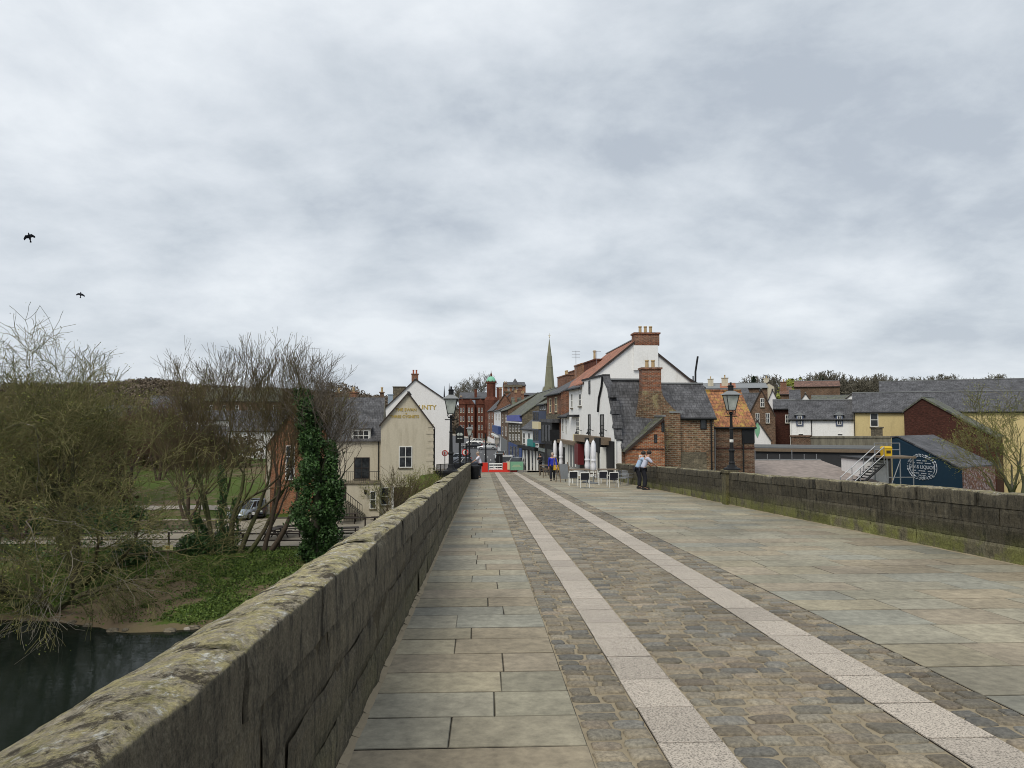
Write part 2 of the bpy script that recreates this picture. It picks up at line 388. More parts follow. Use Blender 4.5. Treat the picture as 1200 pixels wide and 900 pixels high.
# street: asphalt between kerbs, pavements both sides, dashes
def strip(name, o0, o1, y0, y1, dz, m, st=2):
    ys = rng(y0, y1, st); vs = []
    for y in ys: vs += [(xc(y)+o0, y, zs(y)+dz), (xc(y)+o1, y, zs(y)+dz)]
    fs = [(2*i, 2*i+1, 2*i+3, 2*i+2) for i in range(len(ys)-1)]
    me = bpy.data.meshes.new(name); me.from_pydata(vs, [], fs); me.materials.append(m)
    return me
tag(link('street_road', strip('street_road', -5.8, 4.6, 60, 300, 0, M['asphalt'])), kind='structure')
def pavement(o0, o1, y0, y1):
    ys = rng(y0, y1, 2); mb = MB()
    for a, b_ in zip(ys, ys[1:]):
        mb.add([(xc(y)+o, y, zs(y)+dz) for y in (a, b_) for o in (o0, o1) for dz in (-.1, .12)],
               [(1, 3, 7, 5), (0, 1, 5, 4), (2, 6, 7, 3)])
    tag(mb.build('pavement', M['paving_pale']), kind='structure')
pavement(-8.5, -5.8, 64, 300); pavement(1.8, 6, 61, 100); pavement(4.6, 7, 100, 300)
mb = MB()
for y in range(84, 180, 9):
    for o in (-.4,):
        q = [(xc(y)+o-.07+a, y+b_, zs(y+b_)+.006) for a, b_ in ((0, 0), (.14, 0), (.14, 2.4), (0, 2.4))]
        mb.add(q, [(0, 1, 2, 3)])
tag(mb.build('road_marking', M['white_paint']), kind='structure')
# ------------------------------------------------------------------ bridge body
XL, XR = -.72, 7.6
TH = .34
mb = MB()
for a, b_ in ((-3, 10), (10, 20), (20, 30), (30, 40), (40, 50), (50, 60.5)):
    vs = []
    for y in (a, b_):
        for x in (XL-TH-.05, XR+TH+.05): vs += [(x, y, -10.3), (x, y, zs(y)-.05)]
    mb.add(vs, [(0, 1, 5, 4), (2, 6, 7, 3), (1, 3, 7, 5), (0, 4, 6, 2)])
mb.add([(XL-TH-.05, 60.5, -10.3), (XL-TH-.05, 60.5, zs(60.5)-.05), (XR+TH+.05, 60.5, zs(60.5)-.05), (XR+TH+.05, 60.5, -10.3)], [(0, 1, 2, 3)])
mb.add([(XL-TH-.05, -3, -10.3), (XL-TH-.05, -3, zs(-3)-.05), (XR+TH+.05, -3, zs(-3)-.05), (XR+TH+.05, -3, -10.3)], [(0, 1, 2, 3)])
tag(mb.build('bridge', M['stone_block']), kind='structure')
# ------------------------------------------------------------------ deck paving
m_sl = colmat('sandstone_slab', sc=11, var=(.68, 1.3), rough=.75, bd=.004)
m_gr = colmat('granite_slab', sc=30, var=(.85, 1.12), rough=.8, speck=95, bd=.002, stain=(.88, 1.08))
m_se = colmat('sett_stone', sc=38, var=(.5, 1.5), rough=.65, bd=.008)
m, nt, b = newmat('joint_mortar'); P = pos(nt); n = noi(nt, P, 30, 6, .8)
M['mortar'] = fin(m, nt, b, mix(nt, mth(nt, 'MULTIPLY', noi(nt, P, 1.5, 4), 1), (.18, .15, .105), (.38, .32, .225)), .95, n, .5, .01, .1)
M['joint_dirt'] = plain('joint_dirt', (.1, .088, .065), .95, .4, 4)
for x0, x1, mm, dz in ((XL, .58, 'joint_dirt', .016), (.58, .97, 'mortar', .009), (.97, 1.34, 'joint_dirt', .016), (1.34, 2.5, 'mortar', .009), (2.5, 2.9, 'joint_dirt', .016), (2.9, 3.31, 'mortar', .009), (3.31, XR, 'joint_dirt', .016)):
    vs = []
    for y in rng(-3, 60, 1): vs += [(x0, y, zs(y)-dz), (x1, y, zs(y)-dz)]
    tag(MB().add(vs, [(2*i, 2*i+1, 2*i+3, 2*i+2) for i in range(len(vs)//2-1)]).build('joint_bed', M[mm]), kind='structure')
def slabq(mb, x0, x1, y0, y1, c, g=.0045, bv=.005, dz=0):
    x0 += g*.5; x1 -= g*.5; y0 += g*1.25; y1 -= g*1.25
    if x1-x0 < .05: return
    t = rnd.uniform(-.0015, .0015)+dz
    j = lambda: rnd.uniform(-.004, .004)
    o = [(x0+j(), y0+j()), (x1+j(), y0+j()), (x1+j(), y1+j()), (x0+j(), y1+j())]
    cx, cy = (x0+x1)/2, (y0+y1)/2
    inn = [(x+(bv if x < cx else -bv), y+(bv if y < cy else -bv)) for x, y in o]
    vs = [(x, y, zs(y)-.016) for x, y in o]+[(x, y, zs(y)-.004+t) for x, y in o]+[(x, y, zs(y)+t) for x, y in inn]
    fs = [(8, 9, 10, 11)]
    dk = (.035, .03, .024); cl_ = [c]
    for k in range(4):
        k2 = (k+1) % 4; fs += [(k, k2, k2+4, k+4), (k+4, k2+4, k2+8, k+8)]; cl_ += [dk, tuple(v*.6 for v in c)]
    mb.add(vs, fs, cl_)
SC = [(.275, .26, .205), (.28, .26, .2), (.29, .245, .175), (.31, .275, .195), (.25, .25, .212), (.295, .268, .2), (.3, .255, .19), (.265, .25, .19)]
def slabrows(x0, x1, lo, hi, rlo, rhi, y0=-.5, y1=60):
    mb = MB(); y = y0
    while y < y1:
        h = rnd.uniform(rlo, rhi); x = x0
        while x < x1-.01:
            L = rnd.uniform(lo, hi); nx = x+L
            if x1-nx < .35: nx = x1
            c = rnd.choice(SC); k = rnd.uniform(.84, 1.06); c = tuple(v*.85+.15*q for v, q in zip(c, (.36, .3, .2)))
            slabq(mb, x, nx, y, min(y+h, y1), tuple(v*k for v in c)); x = nx
        y += h
    return mb
tag(slabrows(XL, .58, .45, 1.1, .38, .52).build('footway_slabs', m_sl, fix=False), kind='structure')
tag(slabrows(3.31, XR, .6, 1.25, .5, .66).build('wide_footway_slabs', m_sl, fix=False), kind='structure')
for nm, x0, x1 in (('granite_wheel_strip', .97, 1.34), ('granite_wheel_strip', 2.5, 2.9)):
    mb = MB(); y = -.5
    while y < 60:
        k = rnd.uniform(.88, 1.1); slabq(mb, x0, x1, y, y+.56, (.41*k, .36*k, .305*k), .003, .004); y += .56
    tag(mb.build(nm, m_gr, fix=False), kind='structure')
def setts(x0, x1, wid, name):
    mb = MB(); y = -.4
    CC = [(.165, .138, .098), (.15, .135, .105), (.185, .155, .11), (.15, .132, .1), (.13, .122, .105), (.18, .155, .115), (.165, .136, .1)]
    while y < 60:
        far = y > 14
        h = rnd.uniform(.115, .18); x = x0
        while x < x1-.02:
            L = rnd.uniform(wid*.65, wid*1.4); nx = x+L
            if x1-nx < wid*.5: nx = x1
            cx, cy = (x+nx)/2, y+h/2+rnd.uniform(-.012, .012)
            a, bq = (nx-x)/2-.005, h/2*rnd.uniform(.92, 1.02)-.004
            c = rnd.choice(CC); k = rnd.uniform(.7, 1.3)*1.2; c = tuple(v*k for v in c)
            n = 8 if far else 14; rings = ((1, -.016), (.97, -.003), (.8, .0035), (.4, .006)) if not far else ((1, -.014), (.93, .001), (.6, .005))
            hz = rnd.uniform(-.003, .005); ph = [rnd.uniform(.84, 1.07) for _ in range(n)]; tx, ty = rnd.uniform(-.03, .03), rnd.uniform(-.03, .03)
            vs = []
            for rr, z in rings:
                for q in range(n):
                    t = 2*math.pi*(q+.5)/n; cs, sn = math.cos(t), math.sin(t); e = .42
                    px_ = cx+a*rr*ph[q]*math.copysign(abs(cs)**e, cs); py_ = cy+bq*rr*ph[q]*math.copysign(abs(sn)**e, sn)
                    vs.append((px_, py_, zs(py_)+z+(hz+(px_-cx)*tx+(py_-cy)*ty if z > -.01 else 0)))
            fs = [tuple(range((len(rings)-1)*n, len(rings)*n))]
            for i in range(len(rings)-1):
                for q in range(n):
                    q2 = (q+1) % n; fs.append((i*n+q, i*n+q2, (i+1)*n+q2, (i+1)*n+q))
            mb.add(vs, fs, c); x = nx
        y += h
    tag(mb.build(name, m_se, smooth=True, fix=False), kind='structure')
setts(.58, .97, .19, 'sett_band'); setts(1.34, 2.5, .215, 'sett_roadway'); setts(2.9, 3.31, .19, 'sett_band')
# ------------------------------------------------------------------ parapets
m, nt, b = newmat('parapet_stone'); P = pos(nt); g = N(nt, 'NewGeometry')
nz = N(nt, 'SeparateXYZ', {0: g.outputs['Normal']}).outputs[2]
a = N(nt, 'Attribute', attribute_name='Col').outputs['Color']
n1 = noi(nt, P, 5, 9, .75); n2 = noi(nt, P, 34, 9, .85); n3 = noi(nt, P, 1.7, 6, .7); stv = noi(nt, stretch(nt, P, (6, 6, 1.5)), 1.8, 9, .8)
lich = noi(nt, P, 9, 9, .85); lich2 = noi(nt, P, 3.2, 8, .8)
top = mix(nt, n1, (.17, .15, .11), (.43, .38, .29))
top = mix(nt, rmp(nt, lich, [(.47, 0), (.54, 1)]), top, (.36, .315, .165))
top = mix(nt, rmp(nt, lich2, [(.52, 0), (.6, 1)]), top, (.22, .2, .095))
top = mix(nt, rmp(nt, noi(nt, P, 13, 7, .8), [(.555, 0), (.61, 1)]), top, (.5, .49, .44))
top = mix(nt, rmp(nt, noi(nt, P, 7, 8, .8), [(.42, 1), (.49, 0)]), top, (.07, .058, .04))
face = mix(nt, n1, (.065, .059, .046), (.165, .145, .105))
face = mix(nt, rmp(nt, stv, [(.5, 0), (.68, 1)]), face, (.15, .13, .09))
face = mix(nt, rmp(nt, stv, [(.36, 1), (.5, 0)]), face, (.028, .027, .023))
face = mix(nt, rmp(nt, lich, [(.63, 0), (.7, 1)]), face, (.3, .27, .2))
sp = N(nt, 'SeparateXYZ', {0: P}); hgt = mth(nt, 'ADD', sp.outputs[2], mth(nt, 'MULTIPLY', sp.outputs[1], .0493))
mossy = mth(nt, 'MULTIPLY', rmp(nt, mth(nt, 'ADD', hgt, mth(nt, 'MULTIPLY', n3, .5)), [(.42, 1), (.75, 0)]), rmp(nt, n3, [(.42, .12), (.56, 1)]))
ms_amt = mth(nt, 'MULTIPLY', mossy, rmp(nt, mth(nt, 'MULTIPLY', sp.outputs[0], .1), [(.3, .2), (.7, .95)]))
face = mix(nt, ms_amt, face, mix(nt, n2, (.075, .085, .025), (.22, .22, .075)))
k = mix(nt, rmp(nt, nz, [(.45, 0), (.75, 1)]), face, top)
k = mix(nt, 1, k, a, 'MULTIPLY')
k = mix(nt, 1, k, rmp(nt, n2, [(.32, .45), (.5, 1), (.68, 1.6)]), 'MULTIPLY')
k = mix(nt, 1, k, rmp(nt, noi(nt, P, 120, 4, .8), [(.3, .6), (.7, 1.4)]), 'MULTIPLY')
M['parapet'] = fin(m, nt, b, k, .92, mth(nt, 'ADD', n1, mth(nt, 'MULTIPLY', n2, .7)), 1, .02, .2)
def nv(x, y, z, s, seed=0): return mn.noise(Vector((x*s+seed, y*s, z*s)))
def parapet(side, y0, y1, label):
    # side -1: left wall, inner face at XL; +1: right wall, inner face at XR
    xi = XL if side < 0 else XR
    root = thing('stone_parapet', label, 'bridge wall', (0, 0, 0))
    cop, body, base = MB(), MB(), MB()
    # coping profile as (outward distance from the inner face, height over the deck)
    CP = [(0, .775), (0, .83), (0, .88), (.0, .93), (0, .97), (.001, .988), (.006, 1.0), (.018, 1.005), (.05, 1.012), (.1, 1.016), (.15, 1.014), (.2, 1.004), (.25, .988), (.3, .965), (.335, .945), (.348, .91), (.35, .85), (.35, .775)]
    if side > 0: CP = [(0, .78), (0, .83), (0, .88), (0, .93), (0, .975), (.01, 1.0), (.035, 1.008), (.1, 1.012), (.2, 1.012), (.3, 1.0), (.34, .985), (.35, .92), (.35, .85), (.35, .78)]
    y = y0
    while y < y1:
        L = min(rnd.uniform(.95, 1.7), y1-y); st = .025 if y < 5 and side < 0 else (.05 if y < 14 else .2)
        ys = rng(y+.004, y+L-.004, st); n = len(CP); vs = []
        sd_ = rnd.uniform(0, 50); oz = rnd.uniform(-.008, .01); tilt = rnd.uniform(-.008, .008); kk = rnd.uniform(.82, 1.18)
        chip = rnd.uniform(.3, 1.0)
        for yy in ys:
            e = min(yy-ys[0], ys[-1]-yy); rd = .012*math.exp(-e/.02)
            for i, (o, h) in enumerate(CP):
                q = nv(o*3, yy, h*3, 2.2, sd_)*.016+nv(o*3, yy, h*3, 8, sd_)*.007+nv(o*2, yy, h*2, 22, sd_)*.006+nv(o*2, yy, h*2, 45, sd_)*.003
                oo, hh = o, h
                if o < .04 and h > .9:                     # broken inner arris
                    ch = max(0, nv(0, yy, 0, 1.3, sd_)+.05+.35*nv(0, yy, 0, 7, sd_+9))*.12*chip
                    w_ = sm(.9, .985, h); oo += ch*w_*.8; hh -= ch*w_*.5
                if h > .9: hh += q-rd+oz+tilt*(yy-y)/max(L, .1)
                else: oo += q*.5+rd
                vs.append((xi+side*oo, yy, zs(yy)+hh))
        fs = [(j*n+i, j*n+i+1, (j+1)*n+i+1, (j+1)*n+i) for j in range(len(ys)-1) for i in range(n-1)]
        cc_ = [(kk*.5,)*3 if j in (0, len(ys)-2) and len(ys) > 12 else (kk, kk, kk) for j in range(len(ys)-1) for i in range(n-1)]+[(.15, .15, .15)]*2
        fs += [tuple(range(n)), tuple((len(ys)-1)*n+i for i in range(n))[::-1]]
        cop.add(vs, fs, [tuple(v*.75 for v in q) for q in cc_] if side > 0 else cc_); y += L
    # courses below
    hs = [0, .26, .52, .772]
    for ci in range(3):
        y = y0; h0, h1 = hs[ci]+.003, hs[ci+1]-.003
        while y < y1:
            L = min(rnd.uniform(.7, 1.5) if side < 0 else rnd.uniform(1.1, 1.9), y1-y); kk = rnd.uniform(.78, 1.2); sd_ = rnd.uniform(0, 50); ox = rnd.uniform(-.006, .004); kk *= .6 if (side > 0 and ci) else 1
            st = .04 if y < 6 else (.09 if y < 16 else .3)
            ys = rng(y+.003, y+L-.003, st); zz_ = rng(h0, h1, .05 if y < 16 else .12); n = len(zz_); vs = []
            for j, yy in enumerate(ys):
                for i, h in enumerate(zz_):
                    edge = (.007 if side < 0 else .004) if (i in (0, n-1) or j in (0, len(ys)-1)) else 0
                    o = ox+edge+nv(yy, h, 0, 3, sd_)*.014+nv(yy, h, 0, 11, sd_)*.006
                    if i in (0, n-1): h += .006*nv(yy, i, 0, 5, sd_)
                    vs.append((xi+side*(o+.012 if side < 0 else o+.008), yy, zs(yy)+h))
            fs = [(j*n+i, j*n+i+1, (j+1)*n+i+1, (j+1)*n+i) for j in range(len(ys)-1) for i in range(n-1)]
            body.add(vs, fs, [(kk*(.85 if side < 0 else 1.25),)*3 if (j in (0, len(ys)-2) and len(ys) > 8) or (i in (0, n-2) and n > 5) else (kk, kk*.99, kk*.96) for j in range(len(ys)-1) for i in range(n-1)]); y += L
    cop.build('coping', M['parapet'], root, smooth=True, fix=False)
    ys = rng(y0, y1, 2)
    for a_, b_ in zip(ys, ys[1:]):                        # solid core and outer face
        xa, xb = sorted((xi+side*.02, xi+side*.34))
        body.add([(x, q, zs(q)+h) for q in (a_, b_) for x in (xa, xb) for h in (-.05, .773)],
                 [(0, 1, 5, 4), (2, 6, 7, 3), (1, 3, 7, 5), (0, 2, 3, 1), (4, 5, 7, 6)], (.6, .57, .5))
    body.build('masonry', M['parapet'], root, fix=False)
    # mortar fillet and grit along the foot
    for yy in rng(y0, y1, .12)[:-1]:
        w0 = .02+.03*abs(nv(0, yy, 0, 2)); h0 = .015+.02*abs(nv(3, yy, 0, 3))
        base.add([(xi-side*w0, yy, zs(yy)+.001), (xi+side*.02, yy, zs(yy)+h0), (xi+side*.02, yy+.13, zs(yy+.13)+h0*.9), (xi-side*w0*1.1, yy+.13, zs(yy+.13)+.001)], [(0, 1, 2, 3)])
    base.build('mortar_fillet', M['mortar'], root)
    return root
parapet(-1, -1.5, 45, 'long weathered sandstone wall edging the bridge on the river side, lichen on its coping')
pr = parapet(1, -1.5, 40.5, 'dark mossy stone wall along the far right edge of the bridge, with a pilaster')
q = MB()
for hh in ((0, .5), (.5, .985)):
    q.box(XR-.1, XR+.05, 21.78, 22.12, zs(22)+hh[0], zs(22)+hh[1], c=(.9, .9, .75))
q.box(XR-.13, XR+.3, 21.74, 22.16, zs(22)+.985, zs(22)+1.07, c=(.9, .9, .8))
q.build('pilaster', M['parapet'], pr)
# ================================================================== buildings
def text_mesh(name, body, size, m, parent, loc, rot, align='CENTER', depth=.01, extra=None):
    cu = bpy.data.curves.new(name, 'FONT'); cu.body = body; cu.size = size; cu.align_x = align; cu.align_y = 'CENTER'; cu.extrude = depth; cu.offset = .004*size/.3
    o = bpy.data.objects.new(name, cu); col.objects.link(o)
    me = bpy.data.meshes.new_from_object(o); bpy.data.objects.remove(o)
    me.materials.clear(); me.materials.append(m)
    me.transform(Matrix.Translation(loc) @ rot); return link(name, me, parent)
FRONT = Matrix.Rotation(R(90), 4, 'X')
class House:
    """front wall runs from A to B (seen from the front: left to right); local x along it, y inwards, z absolute"""
    def __init__(s, name, label, cat, A, B, depth, zb, ze, zr, ridge='x', wall='red_brick', roof='slate', asym=.5, over=.22, group=None, zeb=None, overg=.12, verge='dark_wood', zeL=None, zeR=None, gutter=True):
        s.A, s.B = A, B; s.w = math.hypot(B[0]-A[0], B[1]-A[1]); s.dep = depth; s.ze = ze; s.zr = zr; s.ridge = ridge; s.asym = asym; s.zb = zb
        s.root = thing(name, label, cat, (A[0], A[1], 0), math.atan2(B[1]-A[1], B[0]-A[0]), group)
        w_, d_ = s.w, depth; mb = MB()
        zeb = ze if zeb is None else zeb; zl = ze if zeL is None else zeL; zr_ = ze if zeR is None else zeR
        if ridge == 'x': mb.prism([(0, zb), (d_, zb), (d_, zeb), (d_*asym, zr), (0, ze)], 0, w_, 'x')
        elif ridge == 'y': mb.prism([(0, zb), (w_, zb), (w_, zr_), (w_*asym, zr), (0, zl)], 0, d_, 'y')
        else: mb.box(0, w_, 0, d_, zb, ze)
        s.wall = mb.build('wall', M[wall], s.root)
        rb = MB(); t = .1
        if ridge == 'x':
            g = overg
            for (ya, za, yb, zc) in ((d_*asym, zr, -0, ze), (d_*asym, zr, d_, zeb)):
                L = math.hypot(yb-ya, zc-za); k = 1+over/L; y2, z2 = ya+(yb-ya)*k, za+(zc-za)*k
                rb.slab([(-g, ya, za+t), (w_+g, ya, za+t), (w_+g, y2, z2+t), (-g, y2, z2+t)], t-.004)
            s.roof = rb.build('roof', M[roof], s.root)
            MB().box(-g, w_+g, d_*asym-.1, d_*asym+.1, zr+t-.01, zr+t+.07).build('ridge_tile', M['lead'] if roof != 'pantile' else M['pantile'], s.roof)
            if gutter:
                k = 1+over/max(.1, math.hypot(d_*asym, zr-ze)); yy = d_*asym*(1-k); zg = zr+(ze-zr)*k
                MB().tube([(-g, yy-.04, zg), (w_+g, yy-.04, zg)], .07).build('gutter', M['black_paint'], s.root)
        elif ridge == 'y':
            g = overg; xm = w_*asym
            for (xa, za, xb, zc) in ((xm, zr, 0, zl), (xm, zr, w_, zr_)):
                L = math.hypot(xb-xa, zc-za); k = 1+over/L; x2, z2 = xa+(xb-xa)*k, za+(zc-za)*k
                rb.slab([(xa, -g, za+t), (xa, d_+g, za+t), (x2, d_+g, z2+t), (x2, -g, z2+t)], t-.004)
            s.roof = rb.build('roof', M[roof], s.root)
            MB().box(xm-.1, xm+.1, -g, d_+g, zr+t-.01, zr+t+.07).build('ridge_tile', M['lead'] if roof != 'pantile' else M['pantile'], s.roof)
            if verge:
                vb = MB()
                for (xa, za, xb, zc) in ((xm, zr, 0, zl), (xm, zr, w_, zr_)):
                    L = math.hypot(xb-xa, zc-za); k = 1+over/L; x2, z2 = xa+(xb-xa)*k, za+(zc-za)*k
                    vb.add([(xa, -g-.03, za-.08), (x2, -g-.03, z2-.08), (x2, -g-.03, z2+t), (xa, -g-.03, za+t), (xa, -g-.004, za-.08), (x2, -g-.004, z2-.08), (x2, -g-.004, z2+t), (xa, -g-.004, za+t)], [(0, 1, 2, 3), (7, 6, 5, 4), (0, 4, 5, 1), (3, 2, 6, 7)])
                vb.build('bargeboard', M[verge], s.root)
        else:
            rb.box(-.08, w_+.08, -.08, d_+.08, ze, ze+.15); s.roof = rb.build('roof', M[roof], s.root)
    def px(s, px, py):
        return hit(s.A, s.B, px, py)
    def win(s, x0, x1, z0, z1, style='sash', y=0, fm='white_paint', sill=True, nx=2, nz=2, name='window'):
        fw = min(.07, (x1-x0)*.12); mb = MB(); f0, f1 = y-.035, y+.02
        mb.box(x0, x1, f0, f1, z0, z0+fw); mb.box(x0, x1, f0, f1, z1-fw, z1); mb.box(x0, x0+fw, f0, f1, z0+fw, z1-fw); mb.box(x1-fw, x1, f0, f1, z0+fw, z1-fw)
        for i in range(1, nx):
            c = x0+(x1-x0)*i/nx; mb.box(c-fw*.35, c+fw*.35, f0+.012, f1-.01, z0+fw, z1-fw)
        for i in range(1, nz):
            c = z0+(z1-z0)*i/nz; mb.box(x0+fw, x1-fw, f0+.008, f1-.01, c-fw*.4, c+fw*.4)
        o = mb.build(name, M[fm], s.root)
        MB().box(x0+fw, x1-fw, y-.012, y-.006, z0+fw, z1-fw).build('pane', M['glass'], o)
        if sill: MB().box(x0-.06, x1+.06, y-.1, y+.02, z0-.09, z0-.003).build('sill', M['stone_block'] if sill is True else M[sill], o)
        return o
    def pwin(s, a, b_, c, d_, **k):           # window given by its corners in the photo
        x0, z1 = s.px(a, b_); x1, z0 = s.px(c, d_); z1 = s.px((a+c)/2, b_)[1]; z0 = s.px((a+c)/2, d_)[1]
        return s.win(x0, x1, z0, z1, **k)
    def box(s, name, x0, x1, y0, y1, z0, z1, m, parent=None, **k):
        return MB().box(x0, x1, y0, y1, z0, z1, **k).build(name, M[m], parent or s.root)
    def pbox(s, name, a, b_, c, d_, m, proud=.06, back=.01, **k):
        x0 = s.px(a, b_)[0]; x1 = s.px(c, d_)[0]; z1 = s.px((a+c)/2, b_)[1]; z0 = s.px((a+c)/2, d_)[1]
        return s.box(name, x0, x1, -proud, back, z0, z1, m, **k)
    def chimney(s, x, y, w_, d_, z0, z1, pots=2, m='red_brick', ph=.45, pot='chimney_pot'):
        mb = MB().box(x-w_/2, x+w_/2, y-d_/2, y+d_/2, z0, z1-.12).box(x-w_/2-.07, x+w_/2+.07, y-d_/2-.07, y+d_/2+.07, z1-.118, z1)
        o = mb.build('chimney', M[m], s.root)
        for i in range(pots):
            px_ = x+(i-(pots-1)/2)*min(.38, w_/max(1, pots)); 
            MB().lathe([(.13, 0), (.11, .05), (.1, ph*.8), (.13, ph*.85), (.12, ph), (.08, ph)], 10, px_, y, z1).build('chimney_pot', M[pot], o)
        return o
    def pchim(s, px0, px1, pyt, y, d_, z0, pots=2, m='red_brick', ph=.45, pot='chimney_pot'):
        c, sn = math.cos(s.root.rotation_euler.z), math.sin(s.root.rotation_euler.z)
        A = (s.A[0]-sn*y, s.A[1]+c*y); B = (s.B[0]-sn*y, s.B[1]+c*y)
        xa, z1 = hit(A, B, px0, pyt); xb, _ = hit(A, B, px1, pyt)
        return s.chimney((xa+xb)/2, y, abs(xb-xa), d_, z0, z1, pots, m, ph, pot)
    def pipe(s, x, z0, z1, m='black_paint', y=-.08):
        return MB().tube([(x, y, z0), (x, y, z1)], .045).build('drainpipe', M[m], s.root)
def FR(d): return (11.13-.08*d, d)          # right-hand frontage line of the street
def dR(px): r_ = ray(px, 490); return 11.13/(r_.x/r_.y+.08)
# ---------------- right row
gz = lambda y: zs(y)-1
# tall white gabled house behind the crooked pub (gable faces the bridge)
yA = 50.0
H = House('white_gable_house', 'tall white house with orange pantile roof and brick chimney rising behind the crooked white pub', 'house', (FR(yA)[0]+.02, yA), (15.0, yA), 13.0, -6, 4.1, 7.25, 'y', 'white_render', 'red_pantile', asym=.5, zeL=4.1, zeR=4.1, over=.15, overg=.1)
H.root.rotation_euler.z = 0
H.pchim(742, 770.5, 390.5, .37, 1.06, H.px(756, 405)[1]+.003, 3, 'red_brick', .5)
H.box('chimney_breast', H.px(742, 400)[0], H.px(770.5, 400)[0], -.16, .9, 5.0, H.px(756, 405)[1], 'white_render')
o = H.win(3.5, 4.3, 3.95, 4.25, nx=2, nz=1, sill=False)
H.pipe(H.w-.05, 3.0, 4.6); 
MB().tube([(H.w+.1, -.1, 3.7), (H.w+.12, -.1, 4.9), (H.w+.3, -.1, 6.0)], .07).build('flue', M['black_paint'], H.root)
# crooked white pub: facade with steep slate roof falling towards the bridge
d0, d1 = 41.6, 50.5; A, B = FR(d1), FR(d0); L = math.hypot(A[0]-B[0], A[1]-B[1])
P = thing('crooked_white_pub', 'whitewashed pub with a curved slate edged gable beside the cafe tables at the bridge end', 'pub', (A[0], A[1], 0), math.atan2(B[1]-A[1], B[0]-A[0]))
H = House.__new__(House); H.A, H.B, H.w, H.root = A, B, L, P
prof = [(0, -6), (L, -6), (L, .25), (L-.25, .95), (L-.75, 1.9), (L-1.25, 2.6), (L-1.75, 3.4), (L-2.6, 3.9), (L-2.8, 4.2), (L-5.5, 4.3), (0, 4.25)]
MB().prism(prof, 0, .35, 'y').build('wall', M['white_render'], P)
MB().prism([(0, -6), (L-.05, -6), (L-.05, .1), (L-2.9, 3.8), (L-5.3, 3.0), (0, 3.0)], .36, 3.0, 'y').build('rear_wall', M['brown_brick'], P)
rb = MB(); rb.slab([(L-2.8, .3, 4.0), (L+.15, .3, -.1), (L+.15, 3.0, -.1), (L-2.8, 3.45, 4.0)], .12)
rb.slab([(L-2.8, .3, 4.0), (L-5.6, .3, 3.2), (L-5.6, 3.45, 3.2), (L-2.8, 3.45, 4.0)], .12)
rf = rb.build('roof', M['slate'], P)
MB().box(L-2.95, L-2.65, .3, 3.45, 3.99, 4.1).build('ridge_tile', M['lead'], rf)
vb = MB()
for i in range(2, 8):
    (a0, b0), (a1, b1) = prof[i], prof[i+1]
    vb.add([(a0, -.05, b0), (a1, -.05, b1), (a1+.06, -.05, b1+.13), (a0+.1, -.05, b0+.1), (a0, .4, b0), (a1, .4, b1), (a1+.06, .4, b1+.13), (a0+.1, .4, b0+.1)], [(0, 1, 2, 3), (7, 6, 5, 4), (3, 2, 6, 7), (0, 4, 5, 1)])
vb.build('slate_verge', M['slate'], P)
vb2 = MB()
for a0, b0 in ((L-1.5, 3.2), (L-1.05, 2.2), (L-.6, 1.35)): vb2.box(a0-.02, a0+.55, -.06, .5, b0-.35, b0+.42, taper=.12)
vb2.build('slate_hood', M['slate'], P)
MB().box(0, L-2.7, -.06, .4, 4.24, 4.36).build('parapet_coping', M['black_paint'], P)
MB().tube([(L-2.75, -.08, 4.2), (L-3.0, -.08, 3.6), (L-3.7, -.08, 2.9), (L-4.0, -.08, 2.0)], .07).build('drainpipe', M['black_paint'], P)
for r in ((690, 446, 692, 462), (703.5, 485.5, 708, 512), (689.5, 485.5, 692.3, 511)): H.pwin(*r, fm='black_paint', nx=1, nz=2, sill=False)
# ground floor: dark timber front with posts, boards, lamps
H.pbox('fascia', 680, 511, 716, 519, 'weathered_wood', .45)
H.pbox('shopfront', 679, 519, 721, 556, 'black_paint', .08)
for a_, b_ in ((694.5, 698), (706.5, 712.5)): H.pbox('fascia_post', a_, 513, b_, 530, 'black_paint', .55)
H.pbox('board', 713, 517, 721.5, 549, 'black_paint', .14)
H.pbox('maroon_post', 681, 520, 685.5, 544, 'maroon_paint', .5)
for a_ in (700.5, 712): H.pbox('white_post', a_, 524, a_+1.2, 556, 'white_paint', .5)
H.pbox('corner_post', 721, 515, 722.3, 556, 'white_paint', .06)
H.pbox('doorway', 704, 532, 709, 550, 'glass', .1)
H.pbox('sign_panel', 705, 525, 712, 528, 'grey_paint', .3)
for a_ in (683.5, 697.5, 713.5):
    x, z = H.px(a_, 505); MB().tube([(x-.5, 0, z), (x-.5, -.3, z+.12), (x-.2, -.45, z+.12), (x, -.5, z-.1)], .022).lathe([(.05, .05), (.12, -.08), (.1, -.1)], 8, x, -.5, z-.1).build('swan_neck_lamp', M['black_paint'], P)
